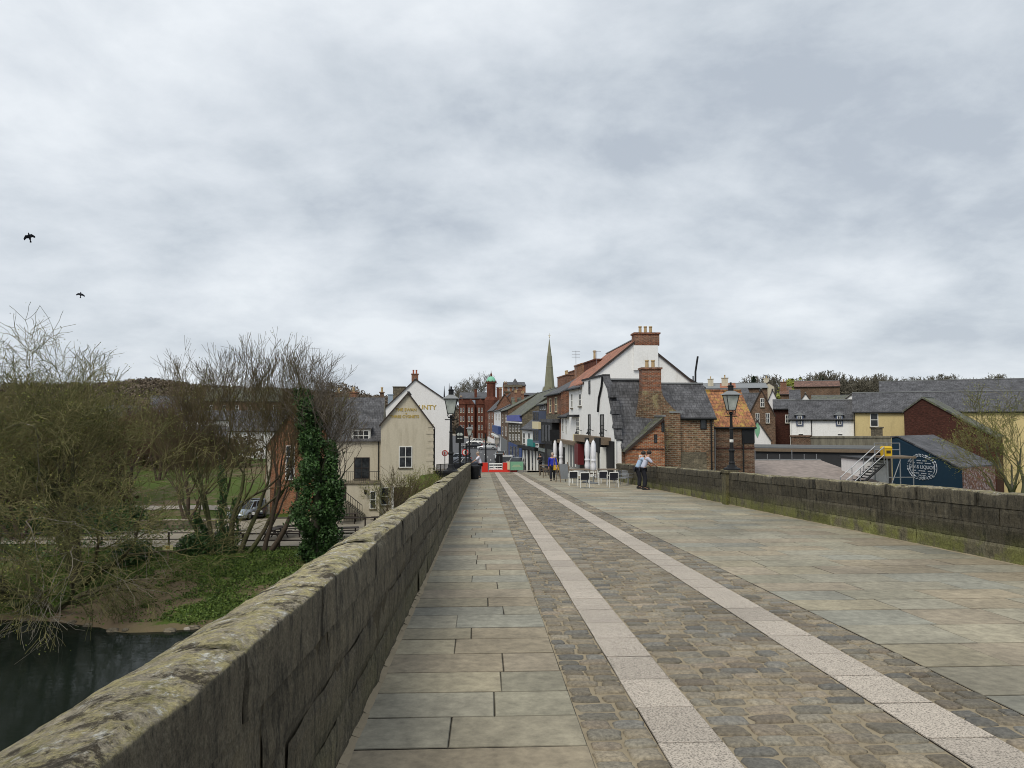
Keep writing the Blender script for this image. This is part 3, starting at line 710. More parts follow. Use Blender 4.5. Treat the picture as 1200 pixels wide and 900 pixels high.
# white house further along with bay
d0, d1 = 50.55, dR(667); A, B = FR(d1), FR(d0)
H = House('white_townhouse', 'narrow white townhouse with a black hooded window next to the crooked white pub', 'house', A, B, 9, -6, 3.86, 6.3, 'x', 'white_render', 'slate')
H.pwin(669.5, 461, 671.5, 478, nx=1); H.pwin(678.5, 461, 681.5, 476, nx=1)
H.pwin(675.5, 489, 679.5, 510, nx=2, nz=4); H.pbox('hood', 670, 486, 679, 488.5, 'black_paint', .4)
H.pbox('signboard', 676, 509, 681.5, 517, 'cream_paint', .3); H.pbox('fascia', 655, 516, 682, 520, 'weathered_wood', .5)
H.pbox('shopfront', 667.5, 521, 681, 548, 'grey_paint', .1)
for a_ in (669, 672.5, 676): H.pbox('mullion', a_, 522, a_+.5, 547, 'white_paint', .14)
H.pchim(680, 690, 428.5, 4.5, 1.2, 4.5, 0, 'orange_brick'); H.pchim(690, 704, 425, 3.6, .9, 4.5, 1, 'deep_red_brick', .9)
# low white house in shadow + hanging sign
d0, d1 = dR(667)+.03, dR(657.5); A, B = FR(d1), FR(d0)
H = House('low_white_house', 'low white house with a black hanging sign squeezed between townhouse and brick shop', 'house', A, B, 4, -6, 1.75, 3.2, 'x', 'white_render', 'slate', asym=.9)
H.pwin(659, 490, 660.8, 506, nx=1, sill=False); H.pwin(663, 490, 664.5, 508, nx=1, sill=False)
x, z = H.px(660, 510); H.box('hanging_sign', x-.04, x+.04, -1.1, -.3, z-.45, z+.45, 'black_paint')
H.pbox('shopfront', 658, 520, 666.5, 550, 'white_paint', .06); H.pbox('door', 660, 524, 663, 549, 'black_paint', .1)
# brick shop
d0, d1 = dR(657.5)+.03, dR(641); A, B = FR(d1), FR(d0)
H = House('brick_shop', 'red brick shop with dark bay shopfront and stone band under a slate roof', 'shop', A, B, 8.5, -6.5, 3.72, 6.0, 'x', 'red_brick', 'slate')
H.pwin(644, 467, 646.2, 484, nx=1, fm='cream_paint'); H.pwin(650.5, 465, 653, 483, nx=1, fm='cream_paint')
H.pbox('stone_band', 641, 485, 657, 491, 'stone_block', .06); H.pbox('bay', 641.5, 495, 655, 520, 'black_paint', .6)
for a_ in (643, 647, 651): H.pbox('bay_window', a_, 498, a_+2.6, 517, 'glass', .63)
H.pbox('shopfront', 641.5, 521, 657, 554, 'black_paint', .25); H.pbox('display_window', 645, 527, 654, 549, 'glass', .28)
H.pbox('hood', 641, 491, 657, 495, 'slate', .7)
H.pchim(658, 670, 442, 5, 1, 4.2, 3, 'red_brick', .6); H.pchim(670.5, 678, 436, 6.5, 1, 4.2, 1, 'red_brick', .5)
for a_, c_ in ((675, 418), (699.5, 412.5)):
    pass
# stone house with navy oriel
d0, d1 = dR(641)+.03, dR(631.5); A, B = FR(d1), FR(d0)
H = House('stone_house_with_oriel', 'stone house with arched top windows and a navy oriel above a pale blue shop', 'house', A, B, 7, -7, 2.95, 4.5, 'x', 'stone_block', 'mossy_slate')
for a_ in (633.8, 636.3, 638.8): H.pwin(a_-.8, 473, a_+.8, 480, nx=1, nz=1, sill=False)
H.pbox('oriel', 632.5, 481.5, 640, 519, 'blue_grey_paint', .7); H.pbox('oriel_band', 632.4, 494, 640.1, 502.5, 'cream_paint', .74)
for a_ in (633.2, 635.6, 638): H.pbox('oriel_window', a_, 483, a_+1.7, 492.5, 'glass', .73); H.pbox('oriel_window', a_, 504, a_+1.7, 516, 'glass', .73)
H.pbox('shopfront', 632, 527, 640.8, 553, 'black_paint', .1); H.pbox('shop_sign', 633, 525, 641, 529, 'car_blue', .2); H.pbox('display_window', 634, 531, 640, 547, 'glass', .15)
# white two storey shop with timber front, obliquely facing the bridge
A, B = (WX(612, 80), 80), (WX(632.5, 71), 71)
H = House('timber_fronted_shop', 'white upper storey with teal sign over a black and white timber shopfront', 'shop', A, B, 7.5, -7, WZ(622, 502.5, 75), 3.6, 'x', 'white_render', 'slate', asym=.55)
for a_ in (614, 620, 629): H.pwin(a_-1.2, 507, a_+1.6, 520, nx=2, nz=2)
H.pbox('teal_sign', 620.5, 515, 627.5, 523, 'teal_paint', .25); H.pbox('canopy', 612, 523, 632.5, 526.5, 'black_paint', .55)
H.pbox('shopfront', 612, 527, 632.5, 553, 'black_paint', .05)
for a_ in (614.5, 618.3, 623, 627, 630.6): H.pbox('white_panel', a_-.8, 527.5, a_+.9, 551.5, 'white_paint', .12)
for a_ in (616.5, 625): H.pbox('display_window', a_-.5, 528, a_+.8, 548, 'glass', .1)
# banner house
A, B = (WX(595.5, 106), 106), (WX(612, 84), 84)
H = House('stone_inn_with_banner', 'grey stone inn with a long blue banner under the eaves and blue glazed shopfront', 'inn', A, B, 9, -7, WZ(604, 487, 95), 5.2, 'x', 'stone_block', 'mossy_slate')
H.pbox('banner', 596, 486.5, 611.5, 493.5, 'banner_blue', .3); H.pbox('cornice', 595.5, 494, 612, 495.5, 'white_paint', .35)
for a_ in (598, 601.5, 605, 608.5): H.pwin(a_-.8, 498, a_+.8, 506, nx=1); H.pwin(a_-.8, 509, a_+.8, 516, nx=1)
H.pbox('shopfront', 597, 521, 612, 546, 'sign_blue', .15)
for a_ in (599, 603, 607): H.pbox('display_window', a_, 523, a_+2.8, 542, 'glass', .2)
H.pchim(602, 608, 459, 4.5, 1.3, 3, 0, 'red_brick')
A, B = (WX(587, 135), 135), (WX(595.5, 106.2), 106.2)
H = House('brown_brick_house', 'brown brick house with pale windows beyond the inn with the blue banner', 'house', A, B, 9, -7, WZ(591, 481, 120), 5.3, 'x', 'brown_brick', 'mossy_slate')
for a_ in (589, 593): H.pwin(a_-.6, 486, a_+.6, 495, nx=1); H.pwin(a_-.6, 500, a_+.6, 511, nx=1)
H.pbox('shopfront', 587.3, 514, 595, 534, 'grey_paint', .1)
A, B = (WX(579, 166), 166), (WX(587, 136), 136)
H = House('white_shop_far', 'white rendered shop with blue signboard far down the street', 'shop', A, B, 9, -7, WZ(583, 481, 150), 5.4, 'x', 'plain_white', 'slate')
for a_ in (581.5, 585): H.pwin(a_-.5, 485, a_+.5, 493, nx=1, sill=False)
H.pbox('signboard', 579.5, 499, 587, 507.5, 'sign_blue', .5); H.pbox('awning', 579.5, 509, 586, 511, 'white_paint', .8); H.pbox('display_window', 580.5, 512, 585.5, 522, 'glass', .1)
A, B = (WX(571.5, 196), 196), (WX(579, 170), 170)
H = House('tall_brick_house_far', 'tall plain brick house with low white ground floor before the domed hall', 'house', A, B, 10, -7, WZ(575, 481, 180), 8.5, 'x', 'red_brick', 'slate')
for a_ in (573.5, 577): 
    for b_ in (485, 496, 506): H.pwin(a_-.5, b_, a_+.5, b_+6, nx=1, sill=False)
H.pbox('white_ground_floor', 571.6, 513, 578.8, 523, 'plain_white', .06)
# roofscape above the street: pedimented brick hall
D = 175; A, B = (WX(591, D), D), (WX(616, D), D)
H = House('pedimented_brick_hall', 'ornate red brick hall with a corner turret roof rising above the street roofs', 'hall', A, B, 12, -6, WZ(600, 452, D), WZ(600, 447, D), 'x', 'orange_brick', 'slate')
H.pbox('cornice', 590.5, 451, 612, 453.5, 'stone_block', .4); H.pbox('cornice', 590.5, 458.5, 614, 460, 'stone_block', .3)
for a_ in (596, 601, 606): H.pwin(a_-1, 454, a_+1, 458.3, sill=False)
x, z = H.px(604, 451); MB().lathe([(1.5, -.2), (1.3, .2), (.05, 1.7)], 4, x, 2, z, c=None).build('turret_roof', M['slate'], H.root)
H.pchim(590.5, 594, 449, 2, 1, 6, 2); H.pchim(608, 612, 453, 3, 1.5, 6, 0, 'deep_red_brick')
D = 160; A, B = (WX(612, D), D), (WX(636, D), D)
H = House('long_brick_block', 'long low dark red brick block on the skyline left of the church spire', 'building', A, B, 12, -6, WZ(620, 463, D), WZ(620, 460, D), 'x', 'deep_red_brick', 'slate')
for a_ in range(615, 635, 4): H.pwin(a_, 465, a_+1.6, 471, nx=1)
for i, (a_, b_, top, D, lab) in enumerate(((601, 616, 466, 128, 'narrow brick house with two chimneys peering above the banner inn'), (583, 600, 462, 150, 'slate roofed brick house below the green dome'))):
    A, B = (WX(a_, D), D), (WX(b_, D), D)
    H = House('brick_house', lab, 'house', A, B, 9, -6, WZ(a_, top+12, D), WZ(a_, top, D), 'y' if i else 'x', 'red_brick', 'mossy_slate')
    H.pchim(a_+2, a_+5, top-6, 3, 1, 0, 2); 
    if not i: H.pchim(b_-5, b_-2, top-5, 3, 1, 0, 2)
# domed hall (left of centre)
D = 235; A, B = (WX(538, D), D), (WX(571, D+0), D)
H = House('domed_brick_hall', 'deep red brick hall with a green dome at the far end of the street', 'hall', A, B, 22, -6, WZ(550, 467, D), WZ(550, 459, D), 'x', 'deep_red_brick', 'slate')
for a_, b_ in ((538, 545.5), (547, 556), (559, 567)):
    x0, z1 = H.px(a_, 474); x1, z0 = H.px(b_, 520); H.box('bay', x0, x1, -1.6, .05, -6, z1, 'deep_red_brick'); 
    xm = (x0+x1)/2; MB().prism([(x0-.2, z1+.01), (x1+.2, z1+.01), (xm, z1+2)], -1.8, .2).build('bay_gable', M['deep_red_brick'], H.root)
    for zz_ in (478, 488, 498, 508):
        z = H.px(a_, zz_)[1]
        for q in (.2, .6): H.win(x0+(x1-x0)*q, x0+(x1-x0)*(q+.2), z-1.6, z, y=-1.6, nx=1, sill='cream_paint')
H.pbox('skylight', 550, 469, 557, 474, 'car_blue', .3)
tx, tz = hit((A[0], D-3), (B[0], D-3), 575.5, 470)
R0 = 11/F*D/2
t = MB(); t.lathe([(R0*1.5, -6), (R0*1.5, tz+.3), (R0*1.2, tz+1.2), (R0, tz+1.4), (R0, WZ(575, 450, D)), (R0*1.12, WZ(575, 449.5, D)), (R0*1.12, WZ(575, 448, D)), (R0*.9, WZ(575, 448, D))], 8, tx, -3)
tw = t.build('tower', M['deep_red_brick'], H.root)
zd = WZ(575, 448, D)+.02; MB().lathe([(R0*.98*math.cos(a*math.pi/24), zd+R0*1.15*math.sin(a*math.pi/24)) for a in range(0, 13)], 20, tx, -3).build('dome', M['copper'], tw, True)
zt = zd+R0*1.15; MB().lathe([(.35, zt-.1), (.3, zt+.4), (.38, zt+.5), (.1, zt+1.3), (.02, zt+2)], 8, tx, -3).build('finial', M['deep_red_brick'], tw)
for q in range(8): 
    an = 2*math.pi*q/8+.2; MB().box(tx+R0*math.cos(an)*1.1-.1, tx+R0*math.cos(an)*1.1+.1, -3+R0*1.1*math.sin(an)-.1, -3+R0*1.1*math.sin(an)+.1, zd-.5, zd+.35).build('pinnacle', M['deep_red_brick'], tw)
H.pchim(582, 588, 454, -3, 2, 0, 0, 'deep_red_brick'); H.pchim(556, 559, 456, 2, 1.4, 3, 0, 'deep_red_brick'); H.pchim(539, 542, 465, 2, 1.4, 3, 2, 'deep_red_brick')
# spire
D = 250; sx_ = WX(644, D); z0 = WZ(644, 462, D); z1 = WZ(644, 397, D)
S = thing('church_spire', 'slender grey green stone church spire with a weathervane above the brick roofs', 'church spire', (sx_, D, 0))
MB().box(-2.5, 2.5, -2.5, 2.5, -5, z0).build('tower', M['brown_brick'], S)
MB().lathe([(2.05, z0), (1.98, z0+1.4), (1.25, z0+9.5), (1.32, z0+9.6), (1.2, z0+9.9), (.95, z0+13.2), (1.0, z0+13.3), (.85, z0+13.6), (.06, z1)], 8).build('spire', m := plain('spire_stone', (.2, .2, .14), .9, .3, .5), S)
pb = MB()
for a_ in (-1, 1):
    for b_ in (-1, 1): pb.lathe([(.4, z0), (.35, z0+1.4), (.02, z0+3)], 4, a_*2.1, b_*2.1)
pb.build('pinnacles', m, S)
for q in range(4):
    an = q*math.pi/2; MB().prism([(-.5, z0+.1), (.5, z0+.1), (0, z0+2.6)], -2.1, -1.2).build('spire_light', M['brown_brick'], S).rotation_euler = (0, 0, an)
v = MB().tube([(0, 0, z1-.2), (0, 0, z1+2)], .05); v.box(-.5, .5, -.03, .03, z1+1.2, z1+1.32); v.lathe([(.05, 0), (.22, .22), (.05, .44)], 8, 0, 0, z1+.4); v.build('weathervane', M['gold_paint'], S)
# ---------------- old brick cluster right of the pub
# cross wing with lean-to gable
A, B = (WX(735, 40.9), 40.9), (WX(778.5, 40.9), 40.9)
H = House('brick_outhouse', 'small orange brick outhouse with a mossy slate lean-to roof just behind the two men', 'outhouse', A, B, 2.4, -6, WZ(740, 527, 40.9), WZ(778, 490, 40.9), 'y', 'orange_brick', 'mossy_slate', asym=.985, verge='dark_wood')
H.pwin(766.5, 509, 770, 519, nx=1, fm='black_paint', sill=False); H.pwin(775, 495, 778, 506, nx=1, fm='black_paint', sill=False)
H.pwin(748.5, 533, 757, 543, nx=3, nz=2); H.pbox('lintel', 735, 525.5, 778, 526.8, 'dark_brick', .03)
# main rubble house
A, B = (WX(778.8, 43.2), 43.2), (WX(836.5, 43.2), 43.2)
H = House('rubble_house', 'old rubble house with a broad shouldered chimney behind the right wall', 'house', A, B, 5.2, -6, WZ(800, 489, 43.2), WZ(800, 451.5, 45.8), 'x', 'rubble', 'slate', asym=.48, over=.15)
H.pwin(820.5, 491, 828, 503, nx=1, nz=1, fm='black_paint', sill=False); H.pipe(H.w-.2, -6, WZ(800, 490, 43))
H.box('stone_base', 0, H.w-.5, -.05, .0, -6, WZ(800, 530, 43), 'stone_block')
H.box('lead_hopper', .2, 1.0, -.4, -.05, WZ(790, 484, 43), WZ(790, 482, 43), 'lead')
bz = lambda y: WZ(770, y, 43)
bx = lambda x: WX(x, 42.9)-A[0]
mb = MB().prism([(bx(745), bz(600)), (bx(797), bz(600)), (bx(797), bz(485)), (bx(788), bz(478)), (bx(781), bz(470)), (bx(776.5), bz(463)), (bx(776), bz(458)), (bx(753), bz(458)), (bx(752), bz(466)), (bx(748), bz(478)), (bx(745), bz(486))], -.35, .75)
mb.build('chimney_breast', M['rubble'], H.root)
c = H.chimney(bx(764.5), .2, 1.15, .95, bz(459), bz(430.5), 2, 'red_brick', .48)
# pantile house
A, B = (WX(835, 44.5), 44.5), (WX(883.5, 44.5), 44.5)
H = House('pantile_house', 'dark brick house with an orange lichened pantile roof behind the right hand lamp post', 'house', A, B, 5, -6, WZ(850, 500, 44.5), WZ(850, 459.5, 47), 'x', 'brown_brick', 'pantile', asym=.5, over=.12, overg=.1)
H.box('roof_extension_wall', -.55, 0, .8, 5, -6, H.ze+.3, 'brown_brick'); H.pipe(.1, -6, .9, 'steel'); H.pipe(H.w*.72, -6, .5); H.box('dark_boarding', H.w*.7, H.w+.01, -.05, 0, 0, H.ze-.02, 'black_paint'); H.box('string_course', 0, H.w, -.04, 0, -.35, -.25, 'dark_brick')
mb = MB(); zr = H.zr; 
mb.slab([(-.1, 2.5, zr+.1), (-.75, 2.5, zr+.1), (-.3, -.12, H.ze+.02), (-.1, -.12, H.ze+.02)][::-1], .09); mb.build('roof_return', M['pantile'], H.root)
# ---------------- right background
def faced(a, b_, D, k=1.0):                  # front wall square to the line of sight, so that its gables stay edge on
    ra, rb_ = ray(a, 490), ray(b_, 490); ta, tb = ra.x/ra.y, rb_.x/rb_.y
    t_ = ta if a > 566 else tb
    A = (ta*D, D); s_ = -t_*k                 # dy/dx
    yb = (D-s_*A[0])/(1-s_*tb); return A, (tb*yb, yb)
def simple(name, label, cat, a, b_, D, depth, pyb, pye, pyr, ridge, wall, roof, **k):
    A, B = faced(a, b_, D); m_ = (a+b_)/2; D = (A[1]+B[1])/2; dr = D+(depth*k.get('asym', .5) if ridge == 'x' else 0)
    zb = k.pop('zb', -6.5)
    return House(name, label, cat, A, B, depth, zb, WZ(m_, pye, D), WZ(m_, pyr, dr), ridge, wall, roof, **k)
H = simple('brick_gable_house', 'brown brick house end with three white sash windows right of the pantile roof', 'house', 877, 908.5, 78, 9, 520, 487, 456.5, 'y', 'brown_brick', 'slate', over=.1)
for r in ((891, 466.5, 895.7, 477), (885.5, 484, 890, 496), (897.3, 484, 902, 496)): H.pwin(*r)
H = simple('white_timber_hut', 'small white gabled hut with a green emblem at the foot of the brown gable', 'hut', 880, 903, 70, 4, 517, 515.5, 492, 'y', 'plain_white', 'felt', asym=.3)
x, z = H.px(887.5, 504); MB().lathe([(.02, -.75), (.22, -.3), (.28, .2), (.15, .6), (.02, .7)], 8, x, -.03, z, 1, .1).build('emblem', M['barrier_green'], H.root)
H = simple('white_gabled_house', 'white gable with long grey slate roof just behind the dark brick block', 'house', 900, 912, 86, 10, 485, 470, 457, 'y', 'plain_white', 'slate')
H = simple('dark_brick_block', 'dark brick block with a slate roof and one white window left of the white terrace', 'building', 907, 932, 80, 6, 515, 479, 469.5, 'x', 'dark_brick', 'slate'); H.pwin(920, 486, 926.5, 496); 
H = simple('white_terrace', 'long low white house with slate roof and two grey blue dormer windows', 'house', 925.5, 1001, 76, 7, 520, 491, 470, 'x', 'white_render', 'slate')
for a_ in (937.3, 983.5):
    x0, z1 = H.px(a_-5.5, 486); x1, z0 = H.px(a_+5.5, 499); 
    H.box('dormer', x0+.1, x1-.1, -.12, .9, z0, z1-.05, 'blue_grey_paint'); MB().prism([(x0-.1, z1-.05), (x1+.1, z1-.05), ((x0+x1)/2, z1+.3)], -.22, 1.2).build('dormer_roof', M['lead'], H.root)
    H.win(x0+.25, x1-.25, z0+.12, z1-.12, y=-.125, nx=2, nz=2, sill=False)
H.pwin(935, 508, 942, 511, nx=1, nz=1, sill=False); H.pwin(981, 508, 988, 511, nx=1, nz=1, sill=False)
H.pipe(H.px(951, 500)[0], -6, H.ze); H.pipe(.1, -6, H.ze, 'white_paint')
H = simple('long_yellow_house', 'long yellow rendered house under one big slate roof beyond the brown brick shed', 'house', 1000.5, 1290, 73, 8, 520, 482, 460, 'x', 'yellow_render', 'slate', asym=.5)
H.pwin(1019.5, 484, 1029.5, 500, nx=1, nz=2); H.pipe(H.px(1001.5, 500)[0], -6, H.ze)
H.box('rear_wing_roof', 3, H.w, 8.0, 14, 1, H.ze+.5, 'yellow_render'); 
H = simple('rear_slate_range', 'darker slate roofed range standing behind the long yellow house', 'building', 1032, 1300, 88, 10, 520, 470, 446, 'x', 'brown_brick', 'slate', asym=.6)
# brown brick shed
A, B = faced(1059.5, 1166, 67, 1.5)
H = House('brown_brick_shed', 'big windowless dark red brown shed with a lopsided slate roof behind the navy building', 'shed', A, B, 5.5, -6.5, 0, hit(A, B, 1081, 466)[1], 'y', 'dark_brick', 'mossy_slate', asym=hit(A, B, 1081, 466)[0]/hit(A, B, 1166, 466)[0], zeL=hit(A, B, 1059.5, 481.5)[1], zeR=hit(A, B, 1166, 512)[1], over=.15, overg=.1, verge='mossy_slate')
# navy building, set at an angle
P0 = W(1127.5, 549, 45); PA = W(1045, 512, 50.5); PC = W(1166, 547.5, 48)
Pn = thing('navy_building', 'navy blue building with white oval gin emblem on its wall and a lean-to slate roof', 'building', (P0.x, P0.y, 0))
def loc2(p): return (p.x-P0.x, p.y-P0.y)
ax, ay = loc2(PA); cx_, cy_ = loc2(PC); PB = W(1053.5, 513, 50.5-.5); bx_, by_ = loc2(PB)
ex, ey = ax+cx_, ay+cy_
vs = [(ax, ay, -6.5), (0, 0, -6.5), (cx_, cy_, -6.5), (ex, ey, -6.5), (ax, ay, PA.z), (bx_, by_, PA.z), (0, 0, P0.z), (cx_, cy_, P0.z), (bx_+cx_, by_+cy_, PA.z), (ex, ey, PA.z)]
MB().add([vs[i] for i in (0, 1, 6, 5, 4)], [(0, 1, 2, 3, 4)]).build('wall', M['navy'], Pn)
MB().add([vs[i] for i in (1, 2, 7, 6)], [(0, 1, 2, 3)]).add([vs[i] for i in (2, 3, 9, 8, 7)], [(0, 1, 2, 3, 4)]).add([vs[i] for i in (3, 0, 4, 9)], [(0, 1, 2, 3)]).build('side_wall', M['patchy_brick'], Pn)
n_ = Vector((ay, -ax, 0)).normalized(); n_ = -n_ if n_.y > 0 else n_; o_ = n_*.12
sc_ = 1.03
MB().slab([(o_.x, o_.y, P0.z+.08), (cx_*sc_+.05, cy_*sc_, P0.z+.08), ((bx_+cx_*sc_), by_+cy_*sc_, PA.z+.1), (bx_+o_.x, by_+o_.y, PA.z+.1)], .1).slab([(bx_+o_.x, by_+o_.y, PA.z+.1), (bx_+cx_, by_+cy_, PA.z+.1), (ex, ey, PA.z+.05), (ax+o_.x, ay+o_.y, PA.z+.05)], .1).build('roof', M['slate'], Pn)
# emblem on the navy wall
Ln = math.hypot(ax, ay); ang = math.atan2(-ay, -ax)     # local x along wall from A to P0
def nav(px_, py_): return hit((PA.x, PA.y), (P0.x, P0.y), px_, py_)
u0, v0 = nav(1080.5, 547.5); ua, _ = nav(1063.5, 547); ub, _ = nav(1098, 547); rx = (ub-ua)/2; rz_ = (nav(1080, 533)[1]-nav(1080, 562)[1])/2
mb = MB()
for k in range(26):
    t = 2*math.pi*k/26
    for rr, sz in ((1.0, .17), (.86, .1)):
        mb.tube([((u0+rx*rr*math.cos(t+q*.18)), -.02, v0+rz_*rr*math.sin(t+q*.18)+.05*math.sin(q*3+k)) for q in (-.5, 0, .5)], .022+.014*(k % 3), 4)
for k, (dz, hw) in enumerate(((.52, .45), (.33, .62), (-.3, .7), (-.5, .55), (-.66, .3), (.12, .75), (-.12, .75))):
    if k < 5:
        n = 9
        for q in range(n):
            if (q*7+k) % 4: xx = u0+rx*hw*(-1+2*(q+.5)/n); mb.box(xx-rx*hw/n*.8, xx+rx*hw/n*.8, -.03, -.01, v0+rz_*dz-.03, v0+rz_*dz+.035)
Mnav = Matrix.Translation((ax, ay, 0)) @ Matrix.Rotation(ang, 4, 'Z')
em = mb.mesh('emblem', plain('emblem_white', (.34, .37, .42), .7, .3)); em.transform(Mnav); eo = link('emblem', em, Pn)
tm = text_mesh('lettering', 'GIN & LIQUOR', rx*.27, em.materials[0], Pn, (0, 0, 0), Matrix.Identity(4)); tm.data.transform(Mnav @ Matrix.Translation((u0, -.03, v0)) @ FRONT)
# grey yard wall, roofs, stair, white building
def prismwall(name, label, cat, a, b_, D, th, pyt, zb, m, cap=None):
    A, B = (WX(a, D), D), (WX(b_, D), D)
    return House(name, label, cat, A, B, th, zb, WZ((a+b_)/2, pyt, D), 0, 'flat', m, cap or m)
prismwall('grey_yard_wall', 'long stained grey rendered wall below the white terrace', 'wall', 949.5, 1044, 66, .4, 513, -6, 'grey_render')
prismwall('brick_yard_wall', 'short red brown brick wall joining the grey rendered wall', 'wall', 928, 949.3, 66, .4, 512, -6, 'brown_brick')
prismwall('chimney_stub', 'short weathered stone chimney stub standing on the grey wall', 'chimney', 1025.5, 1034, 67, .8, 502, -2, 'stone_block')
H = simple('flat_roofed_store', 'low store with long dark felt flat roof between grey wall and gravel roof', 'building', 878, 1043, 57, 6, 560, 529, 529, 'flat', 'felt', 'felt'); H.box('fascia_board', -.1, H.w+.1, -.16, -.085, H.ze-.05, H.ze+.2, 'weathered_wood')
H.box('roof_kerb', 0, H.w, 3.0, 3.2, H.ze+.15, H.ze+.4, 'lead')
A, B = (WX(880, 43.5), 43.5), (WX(1036, 43.5), 43.5)
H = House('stone_flagged_outbuilding', 'outbuilding with a shallow pale stone flag roof just over the right wall', 'outbuilding', A, B, 9, -6.5, WZ(950, 570, 43.5), WZ(950, 540.5, 52.5), 'x', 'stone_block', 'gravel_roof', asym=.98, over=.1)
H.box('rooflight', H.w*.5, H.w*.62, 3.5, 4.6, WZ(950, 560, 47), WZ(950, 556.5, 47), 'steel')
sb = MB()
for i in range(0): sb.tube([(.8+i*.93, 8.7, H.zr-.1), (.8+i*.93, 8.7, H.zr+.55+(.3 if i % 3 == 0 else 0))], .03)
for i in range(9): MB().tube([(.8+i*.93, 8.7, H.zr-.1), (.8+i*.93, 8.7, H.zr+.55+(.3 if i % 3 == 0 else 0))], .03).build('vent_pipe', M['steel'], H.root)
Aw = W(1012, 566, 45.2); Bw = W(1041, 540, 45.2)
H = House('white_kiosk', 'white painted kiosk below the yellow grit bin', 'kiosk', (Aw.x+.1, 45.2), (Bw.x, 45.2), 3, -6.5, WZ(1030, 539.5, 45.2), 0, 'flat', 'plain_white', 'felt')
st = thing('metal_stair', 'steep metal stair with pale handrails climbing to the scaffold platform', 'stair', (0, 0, 0))
mb, hb = MB(), MB()
p0 = W(990, 578, 44.2); p1 = W(1031, 541, 44.2)
for k in range(13):
    q = p0.lerp(p1, k/12); mb.box(q.x-.14, q.x+.14, 43.75, 44.7, q.z-.03, q.z+.01)
for yy in (43.7, 44.72):
    mb.tube([(p0.x, yy, p0.z-.12), (p1.x, yy, p1.z-.12)], .07)
    for hh in (.45, .95): hb.tube([(p0.x, yy, p0.z+hh), (p1.x, yy, p1.z+hh)], .03)
    for k in range(0, 13, 4):
        q = p0.lerp(p1, k/12); hb.tube([(q.x, yy, q.z-.1), (q.x, yy, q.z+.95)], .025)
mb.build('flight', M['black_paint'], st); hb.build('handrail', M['steel'], st)
pf = thing('scaffold_platform', 'scaffold platform with planks standing against the navy building', 'scaffold', (0, 0, 0))
q0, q1 = W(1031, 536, 44.4), W(1061, 536, 44.4); mb = MB()
for x in (q0.x, (q0.x+q1.x)/2, q1.x):
    for y in (43.6, 45.0): mb.tube([(x, y, -6), (x, y, q0.z+(.9 if y > 44 else 0))], .035)
for z in (q0.z+.45, q0.z+.88): mb.tube([(q0.x, 45.0, z), (q1.x, 45.0, z)], .028)
for z in (q0.z-1.2, q0.z-2.2):
    mb.tube([(q0.x, 43.6, z), (q1.x, 43.6, z)], .03)
mb.tube([(q0.x, 43.55, q0.z-2.2), ((q0.x+q1.x)/2, 43.55, q0.z-.1)], .03)
mb.build('frame', M['steel'], pf); MB().box(q0.x-.1, q1.x+.15, 43.5, 45.1, q0.z-.02, q0.z+.1).build('deck', M['weathered_wood'], pf)
gb = thing('grit_bin', 'bright yellow grit bin standing on the scaffold platform', 'bin', ((q0.x+WX(1042, 44.3))/2+.0, 44.2, q0.z+.1))
MB().box(-.22, .22, -.25, .25, 0, .5, taper=-.02).build('body', M['yellow_paint'], gb); MB().box(-.25, .25, -.29, .29, .502, .62, taper=.05).build('lid', M['yellow_paint'], gb); MB().box(-.14, .14, -.275, -.268, .18, .36).build('panel', M['dark_wood'], gb)
# far roofs on the right
far = [('terracotta roofed range on the rise beyond the white terrace', 932, 985, 150, 453, 447, 'x', 'dull_tile', 'brown_brick'), ('white gable end with dark slate roof between the distant trees', 938, 951, 105, 470, 461, 'y', 'slate', 'plain_white'),
       ('slate roofed house left of the white gable on the rise', 926, 938, 112, 468, 458, 'x', 'slate', 'brown_brick'), ('brown tiled house beside the slate roofs beyond the dark brick block', 915, 928, 120, 462, 454, 'x', 'dull_tile', 'brown_brick'),
       ('low tiled roofs with a white chimney stub before the bare trees', 952, 1010, 120, 469, 464, 'x', 'mossy_slate', 'brown_brick'), ('pale stone house end seen above the pantile roof', 895, 908, 135, 452, 448, 'y', 'lead', 'cream_render'),
       ('grey metal roofed shed just right of the white gable house', 806, 900, 130, 455, 450, 'x', 'lead', 'brown_brick'), ('slate roofed range right behind the rubble house', 822, 878, 95, 462, 456, 'x', 'slate', 'brown_brick'),
       ('small brick house with a stubby chimney beyond the slate roofs', 845, 862, 110, 455, 450, 'x', 'red_pantile', 'red_brick'), ('steep slate roof filling the gap right of the pantile house', 866, 894, 84, 487, 462, 'x', 'slate', 'brown_brick'),
       ('white gabled cottage with low wall near the bare trees', 992, 1004, 112, 467, 462.5, 'y', 'slate', 'plain_white')]
for i, (lab, a, b_, D, e, r_, rd, rf_, wl) in enumerate(far):
    H = simple('distant_house', lab, 'house', a, b_, D, 8, 500, e, r_, rd, wl, rf_, group='distant houses on the right')
    if i in (3, 5, 8, 6): H.chimney(H.w*.3, 2, 1, .7, H.ze, H.zr+.9, 1, 'cream_render' if i != 3 else 'red_brick')
for i, (a, D, top) in enumerate(((675, 60, 411), (699.5, 58, 411))):
    p = W(a, 440, D); q = W(a, top, D)
    t_ = thing('television_aerial', ['tall multi bar television aerial above the left chimneys', 'thin television aerial right of the tallest pot'][i], 'aerial', (p.x, p.y, p.z-.5))
    mb = MB().tube([(0, 0, 0), (0, 0, q.z-p.z+.5)], .02, 5)
    for k in range(3 if i == 0 else 1): mb.tube([(-.35, 0, q.z-p.z+.45-k*.25), (.35, 0, q.z-p.z+.45-k*.25)], .015, 4)
    mb.build('mast', M['steel'], t_)
